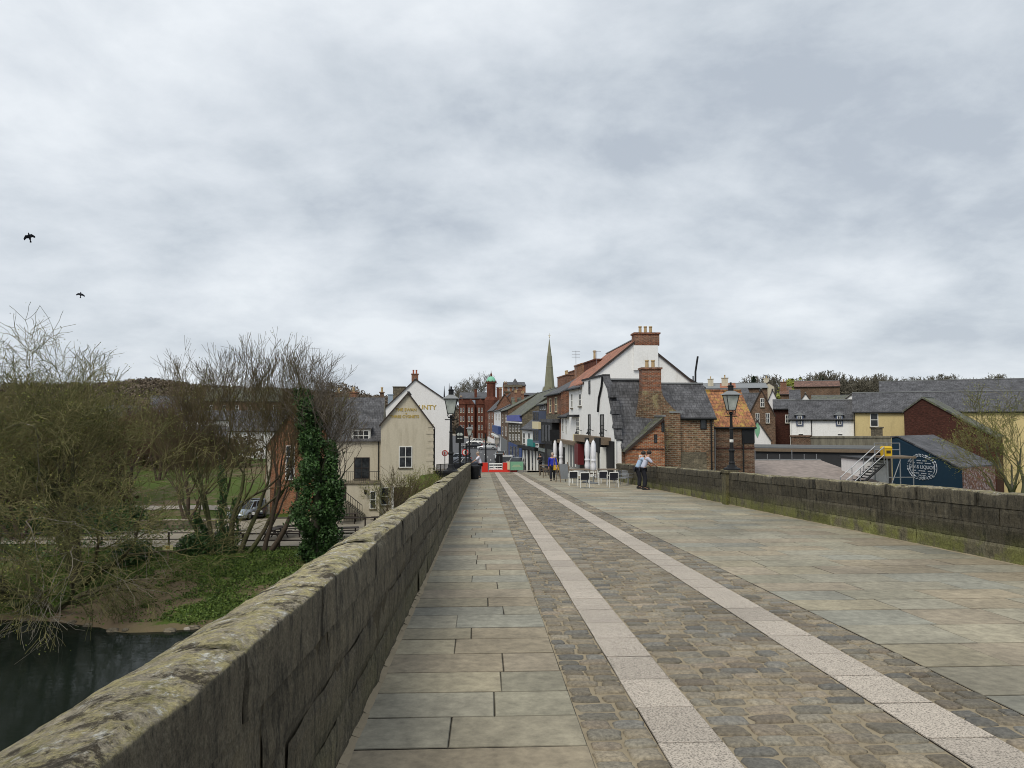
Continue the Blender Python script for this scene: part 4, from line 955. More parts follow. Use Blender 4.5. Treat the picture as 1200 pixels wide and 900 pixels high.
# ---------------- left: inn and hotel
D = 62.5; A, B = faced(446.5, 508, D, 1.1)
H = House('cream_riverside_inn', 'cream rendered inn with gold lettering on its tall gable, below the bridge end', 'inn', A, B, 9, -7.1, 0, WZ(478, 460.5, D), 'y', 'cream_render', 'mossy_slate', asym=(478-446.5)/(508-446.5), zeL=WZ(446.5, 497, D), zeR=WZ(508, 500, D), over=.25, overg=.18)
H.pwin(467.5, 523, 483, 548, nx=2, nz=2); H.pwin(446+0, 571, 456.5, 592, nx=1); H.pwin(488, 571, 497, 585, nx=1)
H.pbox('doorway', 461, 571, 481, 594, 'dark_wood', .06); 
for a_ in (459, 482): H.pbox('white_pier', a_, 570, a_+2.2, 597, 'plain_white', .12)
mb = MB()
for k in range(9):
    x0, z = H.px(506.8, 497+k*8); w_ = .55 if k % 2 else .38; mb.box(x0-w_, H.w+.02, -.03, .0, z-.28, z)
mb.build('quoins', M['cream_paint'] if False else plain('quoin_stone', (.5, .45, .36), .85, .2), H.root)
H.box('corner_shadow_strip', H.w-.02, H.w+.15, .5, .7, -3, WZ(508, 503, D), 'black_paint')  # black strip put in for the shade along the inn's right corner
x, z = H.px(474.5, 481.5); th_ = WZ(475, 480, D)-WZ(475, 483.5, D)
text_mesh('lettering', 'THE SWAN', .36, M['gold_paint'], H.root, (x+.1, -.03, z+.1), FRONT); x, z = H.px(476, 484.4); text_mesh('lettering', '&', .2, M['gold_paint'], H.root, (x, -.03, z), FRONT)
x, z = H.px(474, 487.8); text_mesh('lettering', 'THREE CYGNETS', .33, M['gold_paint'], H.root, (x, -.03, z-.03), FRONT)
th0 = H.root.rotation_euler.z; s_ = 1.5; nA = (H.A[0]-math.sin(th0)*s_, H.A[1]+math.cos(th0)*s_); nB = (H.B[0]-math.sin(th0)*s_, H.B[1]+math.cos(th0)*s_)
c_ = hit(nA, nB, 386, 490)[0]; ww = -c_-.01
ze, zr = WZ(415, 514, 64), WZ(415, 467, 68)
MB().prism([(s_, -7.1), (s_+8, -7.1), (s_+8, ze), (s_+4, zr), (s_, ze)], c_, c_+ww-.02, 'x').build('wing_wall', M['cream_render'], H.root)
mb = MB()
for y2, z2 in ((s_-.25, ze-.25), (s_+8.2, ze-.2)): mb.slab([(c_-.1, s_+4, zr+.1), (c_+ww+.0, s_+4, zr+.1), (c_+ww, y2, z2+.1), (c_-.1, y2, z2+.1)], .1)
mb.build('wing_roof', M['slate'], H.root)
def wp(px_, py_): return hit(nA, nB, px_, py_)
x0, z1 = wp(412, 503); x1, z0 = wp(434, 518); H.box('dormer', x0, x1, s_-.05, s_+2.2, z0+.05, z1, 'white_paint'); H.win(x0+.1, x1-.1, z0+.1, z1-.1, y=s_-.06, nx=3, nz=2, sill=False)
MB().slab([(x0-.15, s_-.2, z1+.1), (x1+.15, s_-.2, z1+.1), (x1+.15, s_+2.4, z1+.35), (x0-.15, s_+2.4, z1+.35)], .1).build('dormer_roof', M['slate'], H.root)
x0, z1 = wp(415, 536); x1, z0 = wp(433, 561); H.win(x0, x1, z0, z1, y=s_, nx=2, nz=2, fm='dark_wood')
x0, z1 = wp(395, 564); x1, z0 = wp(409, 592); H.box('shutter_door', x0, x1, -.96, -.89, z0, z1, 'dark_wood'); x0, z1 = wp(436, 572); x1, z0 = wp(443, 592); H.win(x0, x1, z0, z1, y=-.905, nx=1)
MB().box(c_, -.02, -.9, s_-.01, -7.1, wp(420, 563)[1]-.1).build('lower_storey', M['cream_render'], H.root); MB().box(c_-.05, .05, -1.0, s_-.02, wp(420, 563)[1]-.098, wp(420, 563)[1]).build('balcony_slab', M['stone_block'], H.root)
mb = MB(); zb_ = wp(420, 563)[1]
for k in range(int(ww/.18)): mb.tube([(c_+k*.18, -.93, zb_), (c_+k*.18, -.93, zb_+.95)], .012, 4)
mb.tube([(c_, -.93, zb_+.95), (c_+ww, -.93, zb_+.95)], .025); mb.build('balcony_rail', M['black_paint'], H.root)
x, z = wp(431.5, 572); MB().tube([(x, -.9, z+.3), (x, -1.2, z+.35), (x, -1.2, z+.2)], .02).lathe([(.05, .15), (.14, .08), (.1, -.25), (.03, -.3)], 8, x, -1.2, z).build('wall_lantern', M['black_paint'], H.root)
x, z = wp(445, 530); MB().tube([(x-.1, s_-.08, -7), (x-.1, s_-.08, ze-.2)], .045).build('drainpipe', M['black_paint'], H.root)
H.chimney(c_+ww*.35, s_+4.6, .7, .6, zr-.3, WZ(400, 459, 68), 1, 'red_brick'); H.chimney(c_+ww*.93, s_+4.6, .35, .35, zr-.3, WZ(448, 459, 68), 1, 'brown_brick'); H.chimney(c_+ww*.05, s_+4.6, .6, .6, zr-.3, WZ(400, 460, 68), 1, 'brown_brick')
# external steps of the inn
st = thing('garden_steps', 'stone steps with black railing descending to the beer garden terrace', 'steps', (0, 0, 0)); mb = MB(); hb = MB()
p0 = W(406, 584, 61.5); p1 = W(425, 603, 60.5)
for k in range(12):
    q = p0.lerp(p1, (k+.5)/12); mb.box(q.x-.09, q.x+.09, 60.2, 61.8, -7, q.z-.1)
mb.build('flight', M['grey_render'], st)
for k in range(9):
    q = p0.lerp(p1, k/8); hb.tube([(q.x, 60.2, q.z-.1), (q.x, 60.2, q.z+.8)], .02, 4)
hb.tube([(p0.x, 60.2, p0.z+.8), (p1.x, 60.2, p1.z+.8)], .03); hb.build('railing', M['black_paint'], st)
# brick house left of the inn
D = 64; A, B = faced(312, 384, D)
H = House('brick_house_with_quoins', 'orange brick house with white windows half hidden by the ivy clad tree', 'house', A, B, 9, -7.2, 0, WZ(352, 467, D), 'y', 'orange_brick', 'slate', asym=.56, zeL=WZ(313, 524, D), zeR=WZ(384, 510, D), over=.2)
H.pwin(335, 522, 345, 562, nx=2, nz=3); H.pwin(345, 490, 351, 506, nx=1); H.pbox('quoins', 312, 528, 316, 606, 'cream_render', .05); H.pwin(362, 530, 370, 560)
# COUNTY hotel
D = 90; A, B = faced(444, 529.5, D)
H = House('white_hotel', 'big plain white hotel gable with gold letters behind the cream inn', 'hotel', A, B, 14, -7, 0, WZ(486.5, 444.5, D), 'y', 'plain_white', 'slate', asym=(486.5-444)/(529.5-444), zeL=WZ(444, 485, D), zeR=WZ(529, 473.5, D), over=.12)
H.pchim(482.5, 490, 438, .6, .8, 5.4, 2, 'red_brick', .5, 'terracotta')
x, z = H.px(508.5, 477.6); text_mesh('lettering', 'COUNTY', .83, M['gold_paint'], H.root, (x+.3, -.03, z), FRONT, 'RIGHT')
mb = H.pchim(461, 475, 453, 9, 1.2, 2, 0, 'stone_block'); H.pchim(455, 461, 462, 9, 1.2, 2, 0, 'car_blue')
# two thin mast spires beyond the lamp
for i, a in enumerate((520.5, 526.3)):
    p = W(a, 490, 120); q = W(a, 449 if i else 452, 120)
    t_ = thing('roof_finial_mast', ['thin dark flagpole left of the near lamp head', 'thin dark flagpole directly above the near lamp head'][i], 'flagpole', (p.x, p.y, -5)); MB().tube([(0, 0, 0), (0, 0, q.z+3.2), (0, 0, q.z+5)], [.15, .14, .02]).build('mast', M['black_paint'], t_)
# left background rows
bgl = [('long white row with slate roof beyond the field, right part of the row', 268, 330, 112, 505, 490, 'white_render', 'slate'), ('grey white house with bright ground floor beyond the field', 225, 266, 110, 517, 500, 'plain_white', 'slate'),
       ('upper white terrace row above the field behind the bare tree', 215, 345, 135, 492, 482, 'plain_white', 'slate'), ('reddish brown brick mansion on the far left among the trees', 95, 165, 150, 488, 476, 'brown_brick', 'slate'),
       ('long red brick block with white windows left of the bare tree', 175, 232, 140, 488, 465, 'deep_red_brick', 'slate'), ('long brown brick range behind the bare multi stemmed tree', 240, 330, 165, 470, 455, 'brown_brick', 'mossy_slate')]
for i, (lab, a, b_, D, e, r_, wl, rf_) in enumerate(bgl):
    H = simple('distant_house', lab, 'house', a, b_, D, 9, 540, e, r_, 'x', wl, rf_, group='distant houses on the left', zb=-6)
    n = max(2, int((b_-a)/13))
    for k in range(n):
        c = a+(k+.5)*(b_-a)/n; H.pwin(c-2, e+5, c+2, e+13, nx=2); 
        if i in (0, 2, 3, 4): H.pwin(c-2, e+19, c+2, e+27, nx=2)
def wallrun(name, label, pts, h, th, m, zf, cat='wall'):
    t_ = thing(name, label, cat, (0, 0, 0)); mb = MB()
    for (x0, y0), (x1, y1) in zip(pts, pts[1:]):
        n = max(1, int(math.hypot(x1-x0, y1-y0)/3)); L = math.hypot(x1-x0, y1-y0); nx, ny = -(y1-y0)/L*th, (x1-x0)/L*th
        for k in range(n):
            a, b_ = k/n, (k+1)/n; p = (x0+(x1-x0)*a, y0+(y1-y0)*a); q = (x0+(x1-x0)*b_, y0+(y1-y0)*b_); zp, zq = zf(*p), zf(*q)
            mb.add([(p[0], p[1], zp-.5), (q[0], q[1], zq-.5), (q[0]+nx, q[1]+ny, zq-.5), (p[0]+nx, p[1]+ny, zp-.5), (p[0], p[1], zp+h), (q[0], q[1], zq+h), (q[0]+nx, q[1]+ny, zq+h), (p[0]+nx, p[1]+ny, zp+h)], [(0, 1, 5, 4), (1, 2, 6, 5), (2, 3, 7, 6), (3, 0, 4, 7), (4, 5, 6, 7)])
    mb.build('wall_run', M[m], t_); return t_
wallrun('field_wall', 'low pale wall along the top of the grass field', [(WX(60, 104), 104), (WX(318, 104), 104)], .8, .4, 'plain_white', T)
wallrun('dark_river_wall', 'dark low stone wall along the riverside path', [(-48, 56), (WX(255, 56), 56)], .75, .4, 'stone_block', T)
# ================================================================== trees
def tubes_np(segs, name, m, parent, n=3, smooth=True):
    S = np.array(segs, dtype=np.float64).reshape(-1, 8)           # p0(3) p1(3) r0 r1
    p0, p1, r0, r1 = S[:, :3], S[:, 3:6], S[:, 6], S[:, 7]
    d = p1-p0; L = np.linalg.norm(d, axis=1, keepdims=True); d = d/np.maximum(L, 1e-6)
    up = np.where(np.abs(d[:, 2:3]) < .9, np.array([[0, 0, 1.]]), np.array([[1., 0, 0]]))
    a = np.cross(d, up); a /= np.linalg.norm(a, axis=1, keepdims=True); b_ = np.cross(a, d)
    V = np.zeros((len(S), 2*n, 3))
    for k in range(n):
        t = 2*math.pi*k/n; o = a*math.cos(t)+b_*math.sin(t)
        V[:, k] = p0+o*r0[:, None]; V[:, n+k] = p1+o*r1[:, None]
    base = (np.arange(len(S))*2*n)[:, None]
    F_ = np.concatenate([base+np.array([[k, (k+1) % n, n+(k+1) % n, n+k]]) for k in range(n)], axis=1).reshape(-1)
    nf = len(S)*n; me = bpy.data.meshes.new(name)
    me.vertices.add(len(S)*2*n); me.vertices.foreach_set('co', V.astype(np.float32).ravel())
    me.loops.add(nf*4); me.loops.foreach_set('vertex_index', F_.astype(np.int32)); me.polygons.add(nf)
    me.polygons.foreach_set('loop_start', np.arange(nf, dtype=np.int32)*4)
    me.materials.append(m); me.update(calc_edges=True)
    if smooth: me.shade_smooth()
    return link(name, me, parent)
def leaves_np(P, size, name, m, parent, seed=1, flat=.0):
    g = np.random.default_rng(seed); P = np.asarray(P, dtype=np.float64); n = len(P)
    a = g.normal(size=(n, 3)); a /= np.linalg.norm(a, axis=1, keepdims=True); c = g.normal(size=(n, 3)); c[:, 2] *= (1-flat)
    b_ = np.cross(a, c); b_ /= np.linalg.norm(b_, axis=1, keepdims=True); s = size*(.6+.8*g.random((n, 1)))
    V = np.stack([P-a*s, P-b_*s*.6, P+a*s, P+b_*s*.6], axis=1).reshape(-1, 3)
    me = bpy.data.meshes.new(name); me.vertices.add(4*n); me.vertices.foreach_set('co', V.astype(np.float32).ravel())
    me.loops.add(4*n); me.loops.foreach_set('vertex_index', np.arange(4*n, dtype=np.int32)); me.polygons.add(n)
    me.polygons.foreach_set('loop_start', np.arange(n, dtype=np.int32)*4); me.materials.append(m); me.update(calc_edges=True)
    return link(name, me, parent)
class Tree:
    def __init__(s, seed, grav=.0, wob=.18, minr=.009, decay=.62, split=(3, 5), ang=(.35, .9), levels=5, droop_at=99, droopk=.3, lenk=(.55, .8), bias=None, segn=5, kp=.6, height=None):
        s.r = random.Random(seed); s.trunk = []; s.crown = []; s.tips = []; s.__dict__.update(grav=grav, wob=wob, minr=minr, decay=decay, split=split, ang=ang, levels=levels, droop_at=droop_at, droopk=droopk, lenk=lenk, bias=bias, segn=segn, kp=kp, height=height)
    def grow(s, p, d, L, r, lv=0):
        R_ = s.r; n = s.segn if lv < 3 else 4; st = L/n; pts = [p]; rs = [r]
        endr = max(s.minr, r*(.5 if lv < s.levels else .4)); d = d.normalized()
        for i in range(n):
            g = s.grav*(1 if lv > 0 else .3)
            if lv >= s.droop_at: g = -s.droopk
            d = (d+Vector((R_.gauss(0, s.wob), R_.gauss(0, s.wob), R_.gauss(0, s.wob)+g))+(s.bias*.05 if s.bias else Vector())).normalized()
            p = p+d*st; pts.append(p); rs.append(r+(endr-r)*(i+1)/n)
            if lv < s.levels and i >= (1 if lv else 1):
                k = R_.randint(*s.split) if i == n-1 else (R_.random() < s.kp)
                for _ in range(int(k)):
                    ax = d.cross(Vector((R_.gauss(0, 1), R_.gauss(0, 1), R_.gauss(0, 1)))).normalized()
                    nd = Matrix.Rotation(R_.uniform(*s.ang), 3, ax) @ d
                    s.grow(p, nd, L*R_.uniform(*s.lenk), max(s.minr, rs[-1]*s.decay), lv+1)
        tgt = s.trunk if r > .05 else s.crown
        for i in range(n): tgt.append((*pts[i], *pts[i+1], rs[i], rs[i+1]))
        if lv >= s.levels-1: s.tips.append(tuple(p))
    def build(s, name, label, loc, tm, cm, group=None, cat='tree', bud=None, nbud=0, rz=0):
        if s.height:
            zm = sorted(q[5] for q in s.crown+s.trunk)[-max(1, len(s.crown)//500)]; k = s.height/zm
            for A_ in (s.trunk, s.crown): A_[:] = [(*[v*k for v in q[:6]], q[6], q[7]) for q in A_]
            s.tips = [tuple(v*k for v in q) for q in s.tips]
        t = thing(name, label, cat, loc, rz, group)
        if s.trunk: tubes_np(s.trunk, 'trunk', M[tm], t, 7)
        if s.crown: tubes_np(s.crown, 'crown', M[cm], t, 3)
        if bud and nbud:
            pts = [s.tips[s.r.randrange(len(s.tips))] for _ in range(nbud)]
            pts = [(x+s.r.gauss(0, .12), y+s.r.gauss(0, .12), z+s.r.gauss(0, .12)) for x, y, z in pts]
            leaves_np(pts, .035, 'buds', M[bud], t)
        return t
V3 = Vector
def ivy_pts(path, widths, n, seed):
    g = random.Random(seed); out = []; L = len(path)-1
    while len(out) < n:
        t = g.random()*L; i = int(t); f = t-i; c = path[i].lerp(path[i+1], f); w_ = widths[i]*(1-f)+widths[i+1]*f
        th = g.uniform(0, 2*math.pi); lump = .75+.85*mn.noise(Vector((math.cos(th)*1.3, math.sin(th)*1.3, c.z*.9+seed)))+.45*mn.noise(Vector((math.cos(th)*3, math.sin(th)*3, c.z*2.7)))
        if mn.noise(Vector((math.cos(th)*2+9, math.sin(th)*2, c.z*1.6))) < -.27: continue
        r_ = w_*max(.25, lump)*(1-abs(g.gauss(0, .16)))*(1.3 if g.random() < .05 else 1)
        out.append((c.x+r_*math.cos(th), c.y+r_*math.sin(th), c.z+g.gauss(0, .1)))
    return out
# big sprawling willow at the left
def base_of(px_, D): x = WX(px_, D); return V3((x, D, T(x, D)-.1))
b1 = base_of(95, 41)
t1 = Tree(11, grav=.07, wob=.15, minr=.011, levels=5, droop_at=5, droopk=.04, ang=(.3, .9), split=(2, 3), lenk=(.6, .82), kp=.62, height=14.6)
for dx, dy, dz, L, r_ in ((.15, .1, 1, 4.4, .34), (-.7, -.1, .9, 4.2, .26), (.75, -.2, .8, 3.8, .24), (-.2, .6, .9, 4.0, .2)):
    t1.grow(V3((0, 0, 0)), V3((dx, dy, dz)), L, r_, 0)
t1.build('willow_tree', 'huge sprawling bare willow at the far left, branches reaching over the water', b1, 'bark_olive', 'twig_olive', bud='bud', nbud=5000)
b1 = base_of(12, 38.5)
t1 = Tree(5, grav=.06, wob=.16, minr=.011, levels=5, droop_at=4, droopk=.06, ang=(.3, .95), split=(2, 3), lenk=(.6, .8), kp=.6, height=12.4)
for dx, dy, dz, L, r_ in ((.5, -.3, .9, 3.8, .28), (-.6, .2, .9, 3.6, .24), (.9, -.5, .45, 3.4, .2)): t1.grow(V3((0, 0, 0)), V3((dx, dy, dz)), L, r_, 0)
t1.build('willow_tree', 'second willow cut by the left edge of the picture, drooping olive twigs', b1, 'bark_olive', 'twig_olive', bud='bud', nbud=4000)
# low drooping boughs over the water
b1 = base_of(70, 37.2)
t1 = Tree(23, grav=-.01, wob=.19, minr=.011, levels=4, droop_at=2, droopk=.11, ang=(.35, 1.0), split=(2, 3), lenk=(.6, .85), kp=.7)
for dx, dy, dz, L, r_ in ((.6, -.6, .8, 3.2, .16), (-.4, -.8, .8, 3.2, .15), (.9, -.1, .55, 3.4, .15), (-1, -.1, .6, 3.2, .15), (.1, -.9, 1.1, 3.4, .14)): t1.grow(V3((0, 0, 0)), V3((dx, dy, dz)), L, r_, 0)
t1.build('willow_shrub', 'low tangled willow scrub drooping into the river in front of the big willow', b1, 'bark_olive', 'twig_olive', cat='shrub')
# multi stemmed tree
b2 = base_of(268, 46.6)
t2 = Tree(31, grav=.1, wob=.1, minr=.0095, levels=5, ang=(.2, .62), split=(2, 3), lenk=(.55, .78), kp=.6, height=13.9)
for dx, dy, dz, L, r_, ox in ((-.32, 0, 1, 4.6, .17, -.6), (-.1, .1, 1, 4.9, .2, -.2), (.08, -.1, 1, 4.9, .2, .3), (.3, 0, 1, 4.6, .18, .8), (.5, .1, .9, 4.3, .16, 1.3), (-.5, -.1, .9, 4.2, .14, -1.1)):
    t2.grow(V3((ox, 0, 0)), V3((dx, dy, dz)), L, r_, 0)
tt = t2.build('multi_stemmed_tree', 'wide fan shaped bare tree with many upright stems beside the terrace railing', b2, 'bark_olive', 'twig_brown', bud='bud', nbud=2500)
ip = []
for ox, hgt_ in ((-.2, 5.5), (.3, 3.5), (-1.1, 2.5)): ip += ivy_pts([V3((ox, 0, 0)), V3((ox*1.3, 0, hgt_*.5)), V3((ox*1.8, 0, hgt_))], [.55, .4, .2], 2600, int(ox*10))
leaves_np(ip, .06, 'ivy', M['ivy'], tt)
# tree leaning right between the fan tree and the ivy tree
b2 = base_of(318, 46.8)
t2 = Tree(37, grav=.09, wob=.12, minr=.0075, levels=5, ang=(.25, .75), split=(2, 3), lenk=(.58, .8), height=12.8)
t2.grow(V3((0, 0, 0)), V3((.55, 0, .9)), 4.2, .2, 0); t2.grow(V3((-.3, 0, 0)), V3((.15, 0, 1)), 4.0, .17, 0)
t2.build('leaning_tree', 'bare tree leaning right in front of the orange brick house', b2, 'bark_brown', 'twig_brown')
# ivy clad tree
b3 = base_of(368, 44.3)
t3 = Tree(44, grav=.08, wob=.1, minr=.0075, levels=5, ang=(.35, .85), split=(2, 3), lenk=(.6, .82), kp=.62, height=None)
main = [V3((.2, 0, 0)), V3((.25, 0, 1.2)), V3((.2, 0, 3.0)), V3((.35, 0, 5.0)), V3((.1, 0, 6.6)), V3((-.25, 0, 8.3)), V3((-.8, 0, 10.6)), V3((-1.2, 0, 12.2))]
rr_ = [.36, .33, .28, .23, .18, .14, .08, .03]
for i in range(7): t3.trunk.append((*main[i], *main[i+1], rr_[i], rr_[i+1]))
t3.grow(main[3], V3((.5, .1, 1)), 2.5, .16, 1); t3.grow(main[4], V3((.25, 0, 1)), 2.3, .13, 1); t3.grow(main[2], V3((.8, .2, .9)), 3.0, .1, 2); t3.grow(main[5], V3((.5, .2, 1)), 1.8, .08, 2)
t3.grow(main[6], V3((-.1, 0, 1)), 1.6, .05, 3); t3.grow(main[5], V3((-.6, -.2, 1)), 2.0, .05, 3); t3.grow(main[4], V3((-.7, -.2, .8)), 2.0, .06, 3)
tt = t3.build('ivy_clad_tree', 'tree smothered in dark green ivy with bare upper branches, right of the riverbank', b3, 'bark_grey', 'twig_grey')
leaves_np(ivy_pts(main[:7], [.75, 1.15, 1.75, 1.5, 1.05, .75, .4], 28000, 3), .085, 'ivy', M['ivy'], tt)
leaves_np(ivy_pts([V3((.9, -.2, 1.6)), V3((1.2, -.2, 3.4)), V3((1.2, -.1, 5.0)), V3((1.1, 0, 7.4))], [.4, .8, .6, .25], 6000, 8), .085, 'ivy', M['ivy'], tt)
# small trees and shrubs in front of the inn
b4 = base_of(424, 47)
b4.z = -7.0
t4 = Tree(52, grav=.05, wob=.14, minr=.008, levels=4, ang=(.3, .8), split=(2, 3), bias=V3((.5, 0, 0)), kp=.65)
for dx, dz, L, r_ in ((.75, 1, 2.6, .13), (1.0, .8, 2.8, .11), (.45, 1, 2.3, .1)): t4.grow(V3((0, 0, 0)), V3((dx, 0, dz)), L, r_, 0)
t4.build('leaning_small_tree', 'small dark bare tree leaning right across the inn front, behind the left wall', b4, 'bark_brown', 'twig_brown')
for i, (px_, D, hh, sd, lab) in enumerate(((486, 56, 4.6, 61, 'twiggy pale shrub before the inn gable window'), (500, 58, 4.4, 62, 'bare shrub at the right corner of the inn'), (462, 57, 3.6, 63, 'low bare shrub before the inn doorway'))):
    bb = V3((WX(px_, D), D, -6.95)); t4 = Tree(sd, grav=.1, wob=.1, minr=.008, levels=4, ang=(.2, .6), split=(2, 2), kp=.45, height=hh*1.05)
    for k in range(3): t4.grow(V3((k*.2-.3, 0, 0)), V3((-.35+k*.23, 0, 1)), hh*.42, .06, 0)
    t4.build('bare_shrub', lab, bb, 'bark_brown', 'twig_olive', cat='shrub', bud='bud', nbud=900, group='shrubs before the inn')
# trees across the field (left) and right-hand tree
for i, (px_, D, hh, sd, tw_, lab) in enumerate(((150, 72, 8.6, 71, 'twig_red', 'russet bare tree behind the willow'), (188, 84, 8.4, 72, 'twig_red', 'reddish bare tree at the far side of the grass field'), (112, 66, 9.4, 73, 'twig_olive', 'olive tinted bare tree right behind the big willow crown'), (222, 62, 8, 74, 'twig_brown', 'slim bare tree left of the fan shaped tree'), (40, 64, 9.4, 75, 'twig_brown', 'bare tree filling the background at the far left'), (0, 58, 9, 77, 'twig_olive', 'bare olive tree just inside the left edge'), (75, 54, 7, 78, 'twig_brown', 'low bare tree directly behind the big willow trunk'), (24, 52, 7, 80, 'twig_brown', 'shorter bare tree between the two willows'))):
    bb = base_of(px_, D); t4 = Tree(sd, grav=.09, wob=.12, minr=.013, levels=5, ang=(.3, .75), split=(2, 3), lenk=(.58, .8), height=hh*1.17)
    t4.grow(V3((0, 0, 0)), V3((0, 0, 1)), hh*.34, .2, 0)
    t4.grow(V3((.2, 0, 0)), V3((.4, 0, 1)), hh*.3, .15, 0); t4.grow(V3((-.2, 0, 0)), V3((-.4, 0, 1)), hh*.3, .15, 0)
    t4.build('bare_tree', lab, bb, 'bark_brown', tw_, group='bare trees beyond the river bank')
bb = V3((WX(1196, 38), 38, -5.9)); t4 = Tree(83, grav=.07, wob=.12, minr=.008, levels=5, ang=(.3, .8), split=(2, 2), lenk=(.55, .75), kp=.62, height=9.6)
t4.grow(V3((0, 0, 0)), V3((-.12, 0, 1)), 4.4, .2, 0); t4.grow(V3((-.2, 0, 2.8)), V3((-.35, 0, 1)), 2.2, .1, 1); t4.grow(V3((-.2, 0, 3.4)), V3((.4, 0, 1)), 2.4, .1, 1)
t4.build('bare_yard_tree', 'green tinged bare tree at the far right edge before the yellow house', bb, 'bark_grey', 'twig_olive', bud='bud', nbud=2500)
bb = V3((WX(1140, 50), 50, -5.9)); t4 = Tree(84, grav=.08, wob=.14, minr=.009, levels=3, ang=(.3, .8), split=(2, 3)); 
for k in range(3): t4.grow(V3((k*.2, 0, 0)), V3((-.5+k*.4, 0, 1)), 2.1, .07, 0)
t4.build('bare_shrub', 'sparse bare shrub against the brown shed', bb, 'bark_brown', 'twig_red', cat='shrub')
bb = V3((WX(556, 262), 262, T(WX(556, 262), 262))); t4 = Tree(91, grav=.07, wob=.12, minr=.04, levels=5, ang=(.3, .8), split=(2, 4), lenk=(.55, .75))
t4.grow(V3((0, 0, 0)), V3((0, 0, 1)), 8.4, .5, 0); t4.build('bare_tree', 'bare tree on the skyline left of the green dome', bb, 'bark_brown', 'twig_far')
# ---------------- distant trees on the ridge: individuals
protos = []
for i in range(4):
    t4 = Tree(101+i, grav=.03, wob=.14, minr=.042, levels=5, ang=(.35, .95), split=(2, 3), lenk=(.6, .8), kp=.55); t4.grow(V3((0, 0, 0)), V3((0, 0, 1)), 4.0, .4, 0)
    protos.append(t4)
def ell_pts(n, rx, rz, cz, seed, hollow=.4):
    g = np.random.default_rng(seed); v = g.normal(size=(n, 3)); v /= np.linalg.norm(v, axis=1, keepdims=True); r_ = (g.random((n, 1)))**hollow
    v = v*r_*np.array([[rx, rx, rz]]); v[:, 2] += cz; return v
g_ = random.Random(5)
ridge = [(925, 262, 0), (938, 258, 3), (948, 262, 3), (957, 255, 0), (968, 252, 2), (978, 255, 1), (990, 262, 2), (1003, 258, 1), (1015, 262, 0), (1043, 265, 3), (1060, 300, 1), (1075, 300, 2), (1088, 310, 0), (1100, 305, 1), (1112, 300, 2), (1128, 310, 3), (1142, 300, 0), (1155, 305, 1), (1168, 300, 2), (1182, 310, 0), (1195, 300, 1), (905, 280, 2), (890, 285, 1), (1030, 300, 2)]
first = {}
def place(kind, px_, D, h):
    x = WX(px_, D); z = T(x, D); key = kind
    if kind not in first:
        if kind == 'conifer':
            t_ = thing('distant_conifer', 'x', 'tree'); tubes_np([(0, 0, 0, 0, 0, 9, .25, .05)], 'trunk', M['bark_brown'], t_, 5)
            g = np.random.default_rng(3); n = 1100; zz_ = g.random(n)**.8; th = g.random(n)*6.283; rr2 = (1-zz_)*2.3*(.4+.6*g.random(n))
            leaves_np(np.stack([rr2*np.cos(th), rr2*np.sin(th), 1.2+zz_*8.8], 1), .35, 'crown', M['conifer'], t_)
            hh = 10
        elif kind == 'green':
            t_ = thing('distant_budding_tree', 'x', 'tree'); tubes_np([(0, 0, 0, 0, 0, 6, .25, .1)], 'trunk', M['bark_brown'], t_, 5); leaves_np(ell_pts(900, 2.6, 2.8, 5.5, 4), .3, 'crown', M['bud'], t_); hh = 8
        else:
            t4 = protos[int(kind)]; t_ = t4.build('distant_tree', 'x', (0, 0, 0), 'bark_brown', 'twig_far'); hh = max(p[2] for p in t4.tips)
        first[kind] = (t_, hh); o = t_
    else: o = copy_tree(first[kind][0])
    s = h/first[kind][1]; o.location = (x, D, z-.2); o.scale = (s, s, s); o.rotation_euler = (0, 0, g_.uniform(0, 6)); return o
def topat(D, py): return EYE.z+(490-py)/F*D
for i, (px_, D, k) in enumerate(ridge):
    py = {0: 441, 1: 438, 2: 437, 3: 440}[k]+g_.uniform(-3, 3)
    if 950 < px_ < 985: py = 432+abs(px_-968)*.12
    h = max(5, topat(D, py)-T(WX(px_, D), D)); o = place(str(k), px_, D, h); tag(o, 'bare rounded tree in the row along the right hand ridge above the roofs', 'tree', 'bare trees along the right ridge')
for px_, D, py, lab in ((884, 240, 441, 'small dark conifer above the rooftops right of the pantile roof'), (1046, 255, 446, 'dark conifer among bare trees above the yellow house'), (963, 248, 441, 'dark conifer under the tallest bare trees on the ridge')):
    o = place('conifer', px_, D, topat(D, py)-T(WX(px_, D), D)); tag(o, lab, 'tree', 'distant conifers')
o = place('green', 933, 235, topat(235, 443)-T(WX(933, 235), 235)); tag(o, 'bright yellow green budding tree on the ridge', 'tree')
for i, px_ in enumerate((537, 546, 565, 620)): 
    pass
# far woodland masses (read as one mass)
def woods(name, pts, size, m, per, rx, rz):
    P = []
    for j, (x, y, z) in enumerate(pts):
        v = ell_pts(per, rx, rz, rz*.7, j); v += np.array([[x, y, z]]); P.append(v)
    o = leaves_np(np.concatenate(P), size, name, M[m], None, 5); tag(o, kind='stuff'); return o
def hillpts(px0, px1, D0, D1, n, seed):
    g = random.Random(seed); out = []
    for _ in range(n):
        D = g.uniform(D0, D1); x = WX(g.uniform(px0, px1), D); out.append((x, D, T(x, D)))
    return out
woods('hillside_woodland', hillpts(-60, 540, 260, 640, 1100, 1), .75, 'wood_brown', 110, 5, 4.5)
woods('ridge_woodland', hillpts(700, 1260, 330, 640, 900, 2), .75, 'wood_far', 110, 5, 4.5)
woods('scrub_below_ridge', hillpts(905, 1260, 190, 300, 160, 3), .45, 'wood_far', 160, 3.2, 3.0)
